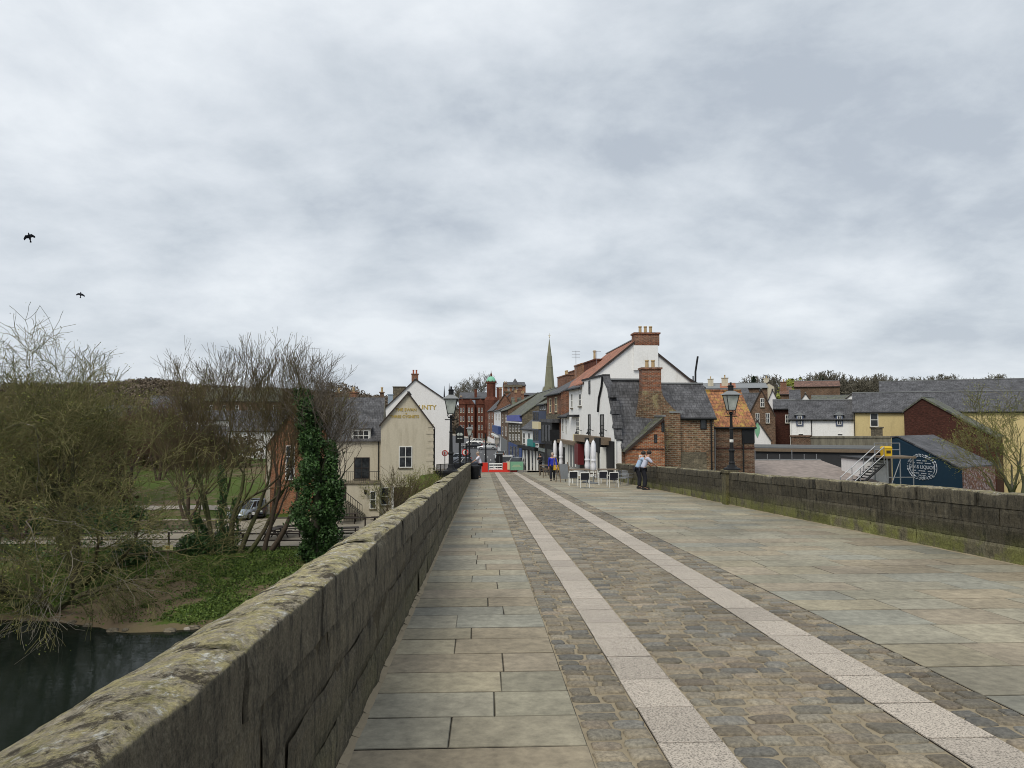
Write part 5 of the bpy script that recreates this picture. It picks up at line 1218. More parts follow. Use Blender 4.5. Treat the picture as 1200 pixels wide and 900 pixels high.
woods('scrub_across_field', hillpts(-60, 235, 100, 130, 70, 4)+hillpts(-60, 135, 62, 98, 60, 6)+hillpts(130, 300, 92, 103, 14, 16), .22, 'wood_olive', 420, 2.2, 2.4)
woods('hedge_beside_path', hillpts(-60, 165, 54, 60, 34, 9), .12, 'ivy', 700, 1.3, 1.1)
# bank vegetation
g2 = random.Random(8); P = []
while len(P) < 60000:
    x, y = g2.uniform(-27, -2.5), g2.uniform(35, 48); z = T(x, y)
    if z < -8.3 or z > -6.8: 
        if g2.random() > .1: continue
    if ((x+18.2)*.27)**2+((y-38.2)*.22)**2+.9*mn.noise(Vector((x*.6, y*.6, 9))) < .6 and g2.random() > .1: continue
    if z < -8.38: continue
    if mn.noise(Vector((x*.7, y*.7, 3))) < -.25 and g2.random() > .25: continue
    P.append((x, y, z+abs(g2.gauss(0, .07))))
tag(leaves_np(P, .06, 'bank_ground_cover', M['bank_leaf'], None, 3, .4), kind='stuff')
P = []
while len(P) < 14000:
    x, y = g2.uniform(-75, -22), g2.uniform(52, 57) if g2.random() < .5 else g2.uniform(44, 50)
    if mn.noise(Vector((x*.25, y*.25, 13))) < 0: continue
    z = T(x, y); P.append((x, y, z+abs(g2.gauss(0, .5))))
tag(leaves_np(P, .08, 'bramble_undergrowth', M['ivy'], None, 4, .2), kind='stuff')
# low bushes on the bank under the fan tree
for i, (px_, D, r_, lab) in enumerate(((232, 46, 1.1, 'dark ivy bush at the foot of the fan shaped tree'), (160, 44.5, 1.2, 'dark green bush between the willow and the river sign'), (262, 47.3, .9, 'leafy clump hugging the fan tree stems'))):
    bb = base_of(px_, D); t_ = thing('ivy_bush', lab, 'bush', bb); leaves_np(ell_pts(4200, r_, r_*.75, r_*.55, 30+i, .5), .07, 'foliage', M['ivy'], t_); tubes_np([(0, 0, -.1, 0, 0, r_, .05, .02), (0, 0, 0, .3, 0, r_*.8, .03, .02)], 'stem', M['bark_brown'], t_, 5)
# ================================================================== people
def skinned(name, pts, edges, rad, m, parent, sub=1):
    me = bpy.data.meshes.new(name); me.from_pydata([tuple(p) for p in pts], edges, [])
    o = bpy.data.objects.new(name, me); col.objects.link(o)
    o.modifiers.new('s', 'SKIN').use_smooth_shade = True
    sv = me.skin_vertices[0].data
    for i, r_ in enumerate(rad): sv[i].radius = r_ if isinstance(r_, tuple) else (r_, r_); sv[i].use_root = (i == 0)
    ss = o.modifiers.new('u', 'SUBSURF'); ss.levels = sub; ss.render_levels = sub
    dg = bpy.context.evaluated_depsgraph_get(); dg.update()
    nm = bpy.data.meshes.new_from_object(o.evaluated_get(dg)); bpy.data.objects.remove(o)
    nm.materials.clear(); nm.materials.append(m); nm.shade_smooth(); return link(name, nm, parent)
M['skin'] = plain('skin', (.42, .24, .17), .5, .08); M['light_blue_cloth'] = plain('light_blue_cloth', (.33, .45, .62), .85, .1); M['white_cloth'] = plain('white_cloth', (.62, .62, .72), .85, .08)
M['pale_check_cloth'] = plain('pale_check_cloth', (.45, .47, .58), .85, .15, 30)
M['black_cloth'] = plain('black_cloth', (.012, .013, .02), .9, .2); M['royal_cloth'] = plain('royal_cloth', (.02, .03, .36), .8, .2); M['dark_hair'] = plain('dark_hair', (.02, .015, .012), .6, .3); M['grey_hair'] = plain('grey_hair', (.35, .28, .22), .6, .3)
M['mustard_leather'] = plain('mustard_leather', (.5, .3, .02), .5, .2); M['dark_coat'] = plain('dark_coat', (.02, .022, .03), .9, .2)
def person(label, loc, rz, top, bottom, hair, h=1.75, lean=0, arms='lean', walk=0, long=False, group=None):
    """faces local +y"""
    k = h/1.75; t = thing('person', label, 'person', loc, rz, group)
    sl_, cl_ = math.sin(lean), math.cos(lean); hip = V3((0, -.12*sl_*2, .93))
    def up(d_, f=0, s=0): return hip+V3((s, d_*sl_+f*cl_, d_*cl_-f*sl_))
    P = {}
    P['hip'] = hip; P['waist'] = up(.16); P['chest'] = up(.36); P['up'] = up(.47); P['neck'] = up(.555, .01); P['jaw'] = up(.63, .04); P['head'] = up(.70, .02); P['crown'] = up(.775, .01)
    E = [('hip', 'waist'), ('waist', 'chest'), ('chest', 'up'), ('up', 'neck'), ('neck', 'jaw'), ('jaw', 'head'), ('head', 'crown')]
    RR = {'hip': (.15, .11), 'waist': (.135, .1), 'chest': (.165, .11), 'up': (.12, .09), 'neck': .055, 'jaw': .07, 'head': .092, 'crown': .06}
    P['nose'] = P['head']+V3((0, .1*cl_, -.1*sl_-.015)); E.append(('head', 'nose')); RR['nose'] = .018
    for s in (-1, 1):
        q = str(s); st = walk*s*.5
        P['thigh'+q] = hip+V3((s*.09, 0, -.06)); P['knee'+q] = V3((s*.1, st*.35+(.05 if walk else .01), .49)); P['ankle'+q] = V3((s*.1, st*.75-.03, .09+(.05 if st < 0 else 0))); P['toe'+q] = P['ankle'+q]+V3((s*.02, .15, -.055)); 
        E += [('hip', 'thigh'+q), ('thigh'+q, 'knee'+q), ('knee'+q, 'ankle'+q), ('ankle'+q, 'toe'+q)]
        RR.update({'thigh'+q: .085, 'knee'+q: .057, 'ankle'+q: .042, 'toe'+q: .035})
        sh = up(.46, 0, s*.185); P['sh'+q] = sh
        if arms == 'lean': el = sh+V3((s*.06, .18, -.19)); wr = V3((s*.1, max(el.y+.1, .42), 1.06))
        elif arms == 'swing': el = sh+V3((s*.05, -s*.08, -.28)); wr = el+V3((0, .08-s*.08, -.24))
        elif arms == 'side': el = sh+V3((s*.06, -.03, -.28)); wr = el+V3((-s*.02, .08, -.24))
        else: el = sh+V3((s*.06, .08, -.26)); wr = el+V3((-s*.12, .2, .02))
        P['el'+q] = el; P['wr'+q] = wr; dn = (wr-el).normalized(); P['palm'+q] = wr+dn*.07
        E += [('up', 'sh'+q), ('sh'+q, 'el'+q), ('el'+q, 'wr'+q), ('wr'+q, 'palm'+q)]; RR.update({'sh'+q: .06, 'el'+q: .042, 'wr'+q: .028, 'palm'+q: (.036, .02)})
        sd2 = dn.cross(V3((0, 0, 1) if abs(dn.z) < .8 else (0, 1, 0))).normalized()
        for f_ in range(5):
            o = (f_-1.5)*.02 if f_ < 4 else -.045*s; b0 = P['palm'+q] if f_ < 4 else wr+dn*.03
            n1_, n2_ = f'f{q}{f_}', f'g{q}{f_}'; P[n1_] = b0+sd2*o+dn*(.045 if f_ < 4 else .02); P[n2_] = P[n1_]+dn*(.03 if f_ else .022)+V3((0, 0, -.02))
            E += [('palm'+q if f_ < 4 else 'wr'+q, n1_), (n1_, n2_)]; RR[n1_] = .009; RR[n2_] = .008
    keys = list(P); ix = {a: i for i, a in enumerate(keys)}
    skinned('body', [P[a]*k for a in keys], [(ix[a], ix[b_]) for a, b_ in E], [tuple(c*k for c in RR[a]) if isinstance(RR[a], tuple) else RR[a]*k for a in keys], M['skin'], t)
    def cloth(name, ks, es, rr, m, sub=1): 
        i2 = {a: i for i, a in enumerate(ks)}; skinned(name, [(P[a] if isinstance(a, str) else a)*k for a in ks], [(i2[a], i2[b_]) for a, b_ in es], [tuple(c*k for c in r_) if isinstance(r_, tuple) else r_*k for r_ in rr], M[m], t, sub)
    ks = ['waist', 'hip', 'chest', 'up', 'sh-1', 'el-1', 'sh1', 'el1']; es = [('waist', 'hip'), ('waist', 'chest'), ('chest', 'up'), ('up', 'sh-1'), ('sh-1', 'el-1'), ('up', 'sh1'), ('sh1', 'el1')]; rr = [(.16, .125), (.17, .135), (.185, .13), (.14, .105), .078, .062, .078, .062]
    if long: ks += ['wr-1', 'wr1']; es += [('el-1', 'wr-1'), ('el1', 'wr1')]; rr += [.05, .05]
    cloth('shirt' if not long else 'jacket', ks, es, rr, top)
    cloth('trousers', ['hip', 'thigh-1', 'knee-1', 'ankle-1', 'thigh1', 'knee1', 'ankle1'], [('hip', 'thigh-1'), ('thigh-1', 'knee-1'), ('knee-1', 'ankle-1'), ('hip', 'thigh1'), ('thigh1', 'knee1'), ('knee1', 'ankle1')], [(.155, .12), .1, .08, .068, .1, .08, .068], bottom)
    for s in ('-1', '1'):
        a = P['ankle'+s]*k; MB().box(a.x-.05*k, a.x+.05*k, a.y-.09*k, a.y+.2*k, a.z-.085*k, a.z+.01, taper=.012).build('shoe', M['rubber'], t)
    hc = (P['head']+V3((0, -.012, .03)))*k; mb = MB()
    mb.lathe([(.1*math.cos(a*math.pi/16), .1*math.sin(a*math.pi/16)) for a in range(-3, 9)], 12, hc.x, hc.y-.012, hc.z, 1, 1.08); mb.build('hair', M[hair], t, True)
    return t
def gp(px_, py_): p = G(px_, py_); return (p.x, p.y, zs(p.y))
xm = XR-.52
a = person('man in light blue shirt leaning on the right hand wall, nearer the cafe', (xm-.02, 31.9, zs(31.9)), R(-90), 'light_blue_cloth', 'black_cloth', 'dark_hair', 1.76, .42, 'lean', group=None)
a = person('man in pale checked shirt leaning on the wall beside his companion, nearer the lamp post', (xm, 30.9, zs(30.9)), R(-90), 'pale_check_cloth', 'black_cloth', 'dark_hair', 1.78, .42, 'lean')
p = gp(647.5, 563.5); w_ = person('woman in royal blue jacket and black trousers walking with a mustard bag', p, R(176), 'royal_cloth', 'black_cloth', 'grey_hair', 1.64, .04, 'swing', .35, True)
b_ = thing('shoulder_bag', 'mustard yellow shoulder bag carried by the walking woman', 'bag', (p[0]+.2, p[1]-.2, p[2]+.78))
MB().box(-.17, .17, -.06, .06, -.14, .14, taper=.02).build('pouch', M['mustard_leather'], b_); MB().tube([(-.15, 0, .12), (-.12, .04, .45), (-.1, .1, .62), (.05, .1, .5), (.15, 0, .12)], .012, 5).build('strap', M['mustard_leather'], b_)
person('man in white shirt leaning on the end of the left wall by the bin', (XL+.5, 47.0, zs(47)), R(90), 'white_cloth', 'black_cloth', 'grey_hair', 1.74, .25, 'lean')
pp = gp(633, 553); person('dark dressed person standing at the far cafe tables by the shopfront', pp, R(150), 'dark_coat', 'black_cloth', 'dark_hair', 1.72, .03, 'hold', 0, True)
def onst(px_, D, dz=.0): return (WX(px_, D), D, zs(D)+dz)
person('person in dark coat crossing the far street beside the black cabinet', onst(590.5, 98, .12), R(90), 'dark_coat', 'dark_coat', 'dark_hair', 1.75, .05, 'swing', .4, True)
person('distant person in dark clothes on the pavement left of the silver car', onst(582.5, 104, 0), R(-90), 'dark_coat', 'black_cloth', 'dark_hair', 1.75, .05, 'swing', .4, True)
# ================================================================== lamps
def lamp(label, loc, h=2.68, plinth=True, group='lantern lamps on the bridge'):
    t = thing('lantern_lamp', label, 'street lamp', loc, 0, group)
    MB().lathe([(.26, 0), (.26, .05), (.15, .09), (.13, .14)], 8).build('base', M['black_paint'], t)
    MB().lathe([(.1, .13), (.085, .2), (.1, .22), (.075, .27), (.07, .55), (.095, .58), (.095, .62), (.06, .66), (.05, 1.25), (.065, 1.28), (.045, 1.32), (.04, 1.72), (.075, 1.75), (.04, 1.79), (.055, 1.82)], 12).build('post', M['black_paint'], t)
    br = MB().box(-.2, .2, -.012, .012, 1.66, 1.69)
    for a_ in range(4):
        c, s_ = math.cos(a_*math.pi/2+.785), math.sin(a_*math.pi/2+.785)
        br.tube([(0, 0, 1.74), (c*.12, s_*.12, 1.74), (c*.15, s_*.15, 1.82), (c*.115, s_*.115, 1.87)], .014, 5)
    br.build('bracket', M['black_paint'], t)
    f = MB()
    for a_ in range(4):
        c, s_ = math.cos(a_*math.pi/2+.785), math.sin(a_*math.pi/2+.785)
        f.tube([(c*.15, s_*.15, 1.86), (c*.275, s_*.275, 2.33)], .012, 5)
    f.box(-.115, .115, -.115, .115, 1.85, 1.875).box(-.21, .21, -.21, .21, 2.32, 2.345); f.build('lantern_frame', M['black_paint'], t)
    gl = MB().add([(-.1, -.1, 1.876), (.1, -.1, 1.876), (.1, .1, 1.876), (-.1, .1, 1.876), (-.19, -.19, 2.318), (.19, -.19, 2.318), (.19, .19, 2.318), (-.19, .19, 2.318)], [(0, 1, 5, 4), (1, 2, 6, 5), (2, 3, 7, 6), (3, 0, 4, 7), (3, 2, 1, 0), (4, 5, 6, 7)])
    gl.build('lantern_glass', M['lantern_glass'], t)
    c = MB().add([(-.26, -.26, 2.346), (.26, -.26, 2.346), (.26, .26, 2.346), (-.26, .26, 2.346), (-.09, -.09, 2.47), (.09, -.09, 2.47), (.09, .09, 2.47), (-.09, .09, 2.47)], [(3, 2, 1, 0), (0, 1, 5, 4), (1, 2, 6, 5), (2, 3, 7, 6), (3, 0, 4, 7), (4, 5, 6, 7)]).build('hood', M['lead'], t)
    v = MB().lathe([(.085, 2.46), (.085, 2.6), (.1, 2.61), (.1, 2.63), (.03, 2.66), (.03, h)], 10).build('vent', M['black_paint'], t)
    return t
l1 = lamp('nearest black lantern lamp standing on the outer edge of the left wall', (XL-.3, 22.8, zs(22.8)+1.0), 2.74)
l2 = copy_tree(l1); l2.location = (XR+.18, 22, zs(22)+1.07); tag(l2, 'black lantern lamp on the pilaster of the right wall before the pantile house')
for nm_, z0_, z1_ in (('sticker_band', .86, .95),): 
    MB().lathe([(.058, z0_), (.058, z1_)], 10).build('sticker_band', M['white_paint'], l2); MB().lathe([(.07, .28), (.07, .4)], 10).build('sticker_band', M['white_paint'], l2)
l3 = copy_tree(l1); l3.location = (WX(550.3, 49.5), 49.5, WZ(550, 542, 49.5)); tag(l3, 'smaller looking lantern lamp just past the far end of the left wall')
# black column with red top at the barrier
px_, D = 569.2, 67; bx0 = WX(px_, D)
t = thing('street_column', 'slim tall black column with a dark red finial behind the red barrier', 'post', (bx0, D, zs(D)))
MB().lathe([(.16, 0), (.16, .5), (.12, .55), (.1, 1.2), (.11, 1.25), (.085, 1.3), (.075, 3.2), (.1, 3.25), (.07, 3.3), (.06, WZ(569, 508, D)-zs(D))], 10).build('post', M['black_paint'], t)
MB().lathe([(.13, 0), (.16, .12), (.1, .3), (.12, .5), (.02, 1.0)], 8, 0, 0, WZ(569, 508, D)-zs(D)).build('finial', M['deep_red_brick'], t)
# barriers
D = 63.2; root = None
t = thing('plastic_barrier', 'run of red and white plastic barriers with a green board closing the bridge end', 'barrier', (0, 0, 0))
def bxp(mb, a, b_, z0, z1, th=.22, dy=0): 
    mb.box(WX(a, D), WX(b_, D), D+dy-th, D+dy+th, zs(D)+z0, zs(D)+z1, taper=.03); return mb
for a, b_ in ((564.5, 572), (589, 596)):
    bxp(MB(), a, b_, 0, .84).build('end_block', M['red_plastic'], t)
mb = MB()
for zz0 in (.25, .47, .7): bxp(mb, 573, 589, zz0, zz0+.09, .06)
for a in (573, 578, 583, 588): bxp(mb, a, a+.8, .1, .8, .08)
mb.build('rail_panel', M['white_paint'], t); bxp(MB(), 572.5, 606, 0, .22, .25).build('foot', M['red_plastic'], t)
mb = MB().box(WX(594.5, D), WX(598, D), D-.3, D-.26, zs(D)+.25, zs(D)+.95); mb.build('white_flash', M['cream_paint'], t)
b2_ = thing('green_banner_board', 'pale green banner board on a frame at the right end of the red barriers', 'board', (WX(605.5, D-.6), D-.6, zs(D)))
MB().box(-.57, .57, -.03, .03, .22, .96).build('panel', M['barrier_green'], b2_); MB().box(-.6, -.57, -.05, .3, 0, 1).box(.57, .6, -.05, .3, 0, 1).build('frame', M['grey_paint'], b2_)
text_mesh('lettering', 'ELVET BRIDGE', .13, M['cream_paint'], b2_, (0, -.035, .6), FRONT) if False else MB().box(-.4, .4, -.036, -.031, .5, .53).box(-.3, .3, -.036, -.031, .64, .68).build('printed_line', M['cream_paint'], b2_)
# cabinet and cone
c_ = thing('street_cabinet', 'tall dark street cabinet just behind the white barrier rails', 'cabinet', (WX(585.3, 68), 68, zs(68)))
MB().box(-.3, .3, -.25, .25, 0, WZ(585, 532, 68)-zs(68)).build('body', M['black_paint'], c_); z_ = WZ(585, 532, 68)-zs(68); MB().box(-.34, .34, -.29, .29, z_, z_+.08, taper=.03).build('cap', M['grey_paint'], c_); MB().box(-.01, .01, -.256, -.251, .2, z_-.2).build('door_seam', M['grey_paint'], c_)
# bin
bn = thing('litter_bin', 'black litter bin against the far end of the left wall', 'bin', (WX(556.5, 44.3), 44.3, zs(44.3)))
MB().lathe([(.24, 0), (.25, .05), (.29, .7), (.31, .72), (.31, .78)], 14).build('body', M['black_paint'], bn); MB().lathe([(.31, .781), (.3, .84), (.18, .88)], 14).build('hood', M['black_paint'], bn)
# inn sign
sg = thing('inn_sign', 'hanging black sign board with a pale emblem on a black post past the near lamp', 'sign', (WX(539, 58), 58, zs(58)-.2))
zt = WZ(539, 501, 58)-zs(58)+.2; MB().tube([(0, 0, -2), (0, 0, zt)], .09, 8).build('post', M['black_paint'], sg)
hw = 5/F*58; MB().box(-hw, hw, -.06, .06, zt-1.25, zt-.05).prism([(-hw*.7, zt-.05), (hw*.7, zt-.05), (0, zt+.18)], -.05, .05).build('board', M['black_paint'], sg)
MB().lathe([(.02, -.16), (.24, -.1), (.28, 0), (.16, .12), (.02, .16)], 10, .0, -.05, zt-.55, 1, .12).box(-.2, .2, -.075, -.061, zt-.92, zt-.84).build('emblem', M['lantern_glass'], sg)
MB().tube([(.5, .4, -2), (.5, .4, zt-1.3)], .06, 8).build('rear_post', M['black_paint'], sg)
for i, (a, b_, D, r_, lab) in enumerate(((545.2, 530, 66, .3, 'round red and white road sign on a grey pole past the sign board'), (521.5, 531, 70, .3, 'round red edged road sign by the hotel railings'))):
    t = thing('road_sign', lab, 'road sign', (WX(a, D), D, zs(D)))
    zc = WZ(a, b_, D)-zs(D); MB().tube([(0, 0, -.3), (0, 0, zc+r_)], .04, 8).build('pole', M['grey_paint'], t)
    def disc(nm, rr, y, m): MB().add([(rr*math.cos(q*math.pi/12), y+dy, zc+rr*math.sin(q*math.pi/12)) for dy in (0, .02) for q in range(24)], [tuple(range(24)), tuple(range(47, 23, -1))]+[(q, (q+1) % 24, (q+1) % 24+24, q+24) for q in range(24)]).build(nm, M[m], t)
    disc('rim', r_, -.08, 'red_plastic'); disc('face', r_*.72, -.105, 'white_paint')
    MB().box(-.05, .05, -.125, -.106, zc-.15, zc+.15).build('symbol', M['red_plastic' if i else 'black_paint'], t)
# railings past the wall on the left
rl = thing('bridge_end_railing', 'black iron railing between the left wall and the inn sign', 'railing', (0, 0, 0))
mb = MB(); n = 60; pa, pb_ = V3((WX(512, 60.5), 60.5, -3.4)), V3((XL-.4, 47, zs(47)-.1))
for k in range(n+1):
    q = pa.lerp(pb_, k/n); mb.tube([(q.x, q.y, q.z), (q.x, q.y, q.z+1.1)], .03 if k % 10 == 0 else .012, 4)
for hh in (.12, 1.08): mb.tube([pa+V3((0, 0, hh)), pb_+V3((0, 0, hh))], .025, 5)
mb.build('rails', M['black_paint'], rl)
# ================================================================== cars
def car(name, label, loc, rz, paint, L=4.3, Wd=1.75, Ht=1.45, kind='hatch', cat='car', group='cars along the street'):
    t = thing(name, label, cat, loc, rz, group); h = L/2; w2 = Wd/2
    van = kind == 'van'
    belt = .95 if not van else 1.15
    st = [(-h, .55, .8), (-h+.08, .75, .92), (-h+.35, belt-.03, .98), (-h+1.1, belt, 1), (h-1.5, belt-.02, 1), (h-1.15, belt-.1, .99), (h-.35, belt-.24, .95), (h-.08, .6, .88), (h, .45, .76)]
    mb = MB(); vs = []; prof = lambda zt, k: [(-w2*k*.96, .22), (-w2*k, .45), (-w2*k, zt-.18), (-w2*k*.93, zt), (w2*k*.93, zt), (w2*k, zt-.18), (w2*k, .45), (w2*k*.96, .22)]
    for x, zt, k in st: vs += [(x, y, z) for y, z in prof(max(zt, .5), k)]
    n = 8; fs = [(i*n+q, i*n+(q+1) % n, (i+1)*n+(q+1) % n, (i+1)*n+q) for i in range(len(st)-1) for q in range(n)]+[tuple(range(n)), tuple((len(st)-1)*n+q for q in range(n))]
    body = mb.add(vs, fs).build('body', M[paint], t, True)
    if van: g = [(-h+.1, belt-.05), (-h+.2, 1.85), (h-1.6, 1.85), (h-.95, belt-.1)]; 
    elif kind == 'saloon': g = [(-h+.75, belt-.05), (-h+1.35, Ht-.08), (h-1.95, Ht-.05), (h-1.1, belt-.12)]
    else: g = [(-h+.12, belt-.05), (-h+.55, Ht-.1), (h-1.95, Ht-.05), (h-1.05, belt-.12)]
    def cab(pts, wb, wt, inset=0): 
        (a0, z0), (a1, z1), (a2, z2), (a3, z3) = pts; v = [(a0, -wb, z0), (a3, -wb, z3), (a3, wb, z3), (a0, wb, z0), (a1, -wt, z1), (a2, -wt, z2), (a2, wt, z2), (a1, wt, z1)]
        return v, [(0, 1, 5, 4), (1, 2, 6, 5), (2, 3, 7, 6), (3, 0, 4, 7), (4, 5, 6, 7)]
    v, f_ = cab(g, w2*.92, w2*.74)
    MB().add(v, f_).build('glasshouse', M['glass'] if not van else M[paint], t)
    (a1, z1), (a2, z2) = g[1], g[2]; MB().box(a1-.05, a2+.05, -w2*.75, w2*.75, z1-.02 if not van else z1, z1+.045, taper=.05).build('roof', M[paint], t)
    if van: MB().add([(h-1.58, -w2*.72, 1.78), (h-1.0, -w2*.86, belt-.02), (h-1.0, w2*.86, belt-.02), (h-1.58, w2*.72, 1.78)], [(0, 1, 2, 3)]).build('windscreen', M['glass'], t).location = (.03, 0, .03)
    else:
        pl = MB()
        for s in (-1, 1):
            for fx in (.42, .68): xa = g[0][0]+(g[3][0]-g[0][0])*fx; xb = g[1][0]+(g[2][0]-g[1][0])*fx; MB().tube([(xa, s*w2*.925, belt-.06), (xb, s*w2*.75, z1)], .035, 4).build('pillar', M[paint], t)
            for u_, v_ in (((g[3][0], s*w2*.9, g[3][1]), (a2, s*w2*.74, z2)), ((g[0][0], s*w2*.9, g[0][1]), (a1, s*w2*.74, z1))): MB().tube([u_, v_], .045, 4).build('pillar', M[paint], t)
    for x in (-h+.8, h-.82):
        for s in (-1, 1):
            def wl(r_, y0_, y1_, nm, m, par):
                o = MB().add([(x+r_*math.cos(q*math.pi/9), yy, .32+r_*math.sin(q*math.pi/9)) for yy in (y0_, y1_) for q in range(18)], [tuple(range(18)), tuple(range(35, 17, -1))]+[(q, (q+1) % 18, (q+1) % 18+18, q+18) for q in range(18)]).build(nm, M[m], par); return o
            wo = wl(.32, s*(w2-.2), s*(w2+.02), 'wheel', 'rubber', t); wl(.2, s*(w2+.021), s*(w2+.03), 'rim', 'steel', wo)
    for s in (-1, 1):
        MB().box(h-.16, h-.02, s*w2*.62-.16, s*w2*.62+.16, .58, .72, taper=.02).build('headlight', M['lantern_glass'], t)
        MB().box(-h-.01, -h+.12, s*w2*.66-.12, s*w2*.66+.12, .68, .86, taper=.01).build('tail_light', M['red_plastic'], t)
        MB().box(h-1.45, h-1.3, s*(w2+.02), s*(w2+.17), belt-.08, belt+.06, taper=.02).build('mirror', M[paint], t)
    MB().box(h-.05, h+.012, -.26, .26, .38, .49).build('number_plate', M['white_paint'], t)
    return t
car('parked_car', 'white silver hatchback turning side on at the far junction', onst(571, 150), R(175), 'car_silver', 4.2)
car('parked_car', 'black car side on at the far junction behind the silver hatchback', onst(553, 155), R(178), 'car_black', 4.5, kind='saloon')
car('parked_car', 'white car partly hidden beyond the black car at the junction', onst(557, 172), R(170), 'car_white', 4.3)
car('parked_car', 'dark saloon parked just behind the inn sign', onst(541.5, 92), R(190), 'car_dark', 4.5, kind='saloon')
car('parked_car', 'silver car parked behind the dark saloon near the hotel', onst(535.5, 104), R(185), 'car_silver', 4.3)
car('parked_car', 'silver car facing the bridge behind the black street cabinet', onst(586.5, 112, .0), R(-92), 'car_silver', 4.2)
car('parked_van', 'small white van facing the bridge behind the red barrier block', onst(594.8, 88, .0), R(-96), 'car_white', 4.4, 1.8, 1.9, 'van', 'van', 'cars along the street')
car('parked_car', 'silver car facing the bridge behind the green banner board', onst(606.5, 79.0, .12), R(-108), 'car_silver', 4.3)
car('parked_car', 'pale blue car parked beyond the terrace railing, seen between tree stems', (WX(292, 62.5), 62.5, -6.95), R(-100), 'car_blue', 4.2, group='cars in the inn yard')
car('parked_car', 'dark car parked left of the orange brick house in the inn yard', (WX(303, 63.5), 63.5, -6.95), R(-80), 'car_dark', 4.2, group='cars in the inn yard')
# ================================================================== cafe
def chair_metal(label, loc, rz, group='cafe chairs by the white pub', fm='white_paint', sm_='black_cloth', kind='cafe_chair'):
    t = thing(kind, label, 'chair', loc, rz, group)
    for x in (-.25, .25):
        for y, top_ in ((-.24, .68), (.24, .84)): MB().tube([(x, y*1.1, 0), (x, y, .45), (x, y*1.12, top_)], .018, 5).build('leg', M[fm], t)
        MB().tube([(x, -.26, .66), (x, .26, .68)], .02, 5).build('armrest', M[fm], t)
    MB().box(-.24, .24, -.24, .24, .43, .47).build('seat', M[sm_], t); MB().box(-.235, .235, .235, .262, .5, .86).build('backrest', M[sm_], t)
    MB().tube([(-.25, .27, .84), (.25, .27, .84)], .02, 5).build('top_rail', M[fm], t); t.scale = (.84, .84, .84); return t
def table(label, loc, rz, fm, tm_, w_=.7, group='cafe tables by the white pub'):
    t = thing('cafe_table', label, 'table', loc, rz, group); MB().box(-w_/2, w_/2, -.38, .38, .71, .745).build('tabletop', M[tm_], t)
    for x in (-1, 1):
        for y in (-1, 1): MB().box(x*(w_/2-.06)-.022, x*(w_/2-.06)+.022, y*.32-.022, y*.32+.022, 0, .71).build('leg', M[fm], t)
    return t
c0 = None
cs = [(671.5, 569, 0, 'white framed cafe chair with black back, left of the front left table'), (684, 571.5, 8, 'white framed cafe chair with black back, nearest of the front left group'), (706.5, 568.5, -4, 'white framed cafe chair with black back, left one at the right hand table'), (718, 571, 6, 'white framed cafe chair with black back, rightmost near the wall')]
for i, (a, b_, rz_, lab) in enumerate(cs):
    q = gp(a, b_)
    if c0 is None: c0 = chair_metal(lab, q, R(180+rz_)); o = c0
    else: o = copy_tree(c0); o.location = q; o.rotation_euler = (0, 0, R(180+rz_)); tag(o, lab)
t0 = table('pale topped cafe table with white legs, left of the two furled parasols', gp(679, 566), R(5), 'white_paint', 'weathered_wood', 1.0)
t1 = copy_tree(t0); t1.location = gp(712, 566); tag(t1, 'pale topped cafe table with white legs before the black boards')
for i, (a, b_, rz_, lab) in enumerate(((730.5, 569, 60, 'grey metal cafe chair nearest the right hand wall'), (736, 568, 120, 'grey metal cafe chair tucked between wall and its neighbour'))):
    chair_metal(lab, gp(a, b_), R(rz_), 'grey metal cafe chairs', 'steel', 'steel')
d0_ = None
for i, (a, b_, rz_, lab) in enumerate(((636, 558, 90, 'brown wooden cafe chair furthest left by the timber shopfront'), (640.5, 560, -90, 'brown wooden cafe chair just left of the walking woman'), (653, 561, 80, 'brown wooden cafe chair just right of the walking woman'), (656.5, 558, -70, 'brown wooden cafe chair under the furled left parasols'), (667, 562, 90, 'brown wooden cafe chair left of the white framed chairs'), (694, 562, 100, 'dark wooden cafe chair below the taller furled parasol'))):
    q = gp(a, b_)
    if d0_ is None: d0_ = chair_metal(lab, q, R(rz_), 'brown cafe chairs', 'weathered_wood', 'dark_wood', 'wooden_cafe_chair')
    else: o = copy_tree(d0_); o.location = q; o.rotation_euler = (0, 0, R(rz_)); tag(o, lab)
t2 = table('brown wooden cafe table left of the walking woman', gp(638, 557), 0, 'dark_wood', 'weathered_wood', .7, 'brown cafe tables'); t3_ = copy_tree(t2); t3_.location = gp(661, 560); tag(t3_, 'brown wooden cafe table behind the leaning easel')
e_ = thing('easel_board', 'wooden a-frame board leaning open beside the cafe tables', 'sign', gp(660, 565), R(20))
mb = MB()
for x in (-.3, .3): mb.tube([(x, -.3, 0), (x*.9, 0, 1.1)], .025, 5).tube([(x, .3, 0), (x*.9, 0, 1.1)], .025, 5)
mb.build('frame', M['weathered_wood'], e_); MB().add([(-.27, -.25, .2), (.27, -.25, .2), (.25, -.03, 1.0), (-.25, -.03, 1.0), (-.27, -.23, .2), (.27, -.23, .2), (.25, -.01, 1.0), (-.25, -.01, 1.0)], [(0, 1, 2, 3), (7, 6, 5, 4), (0, 4, 5, 1), (3, 2, 6, 7)]).build('panel', M['grey_paint'], e_)
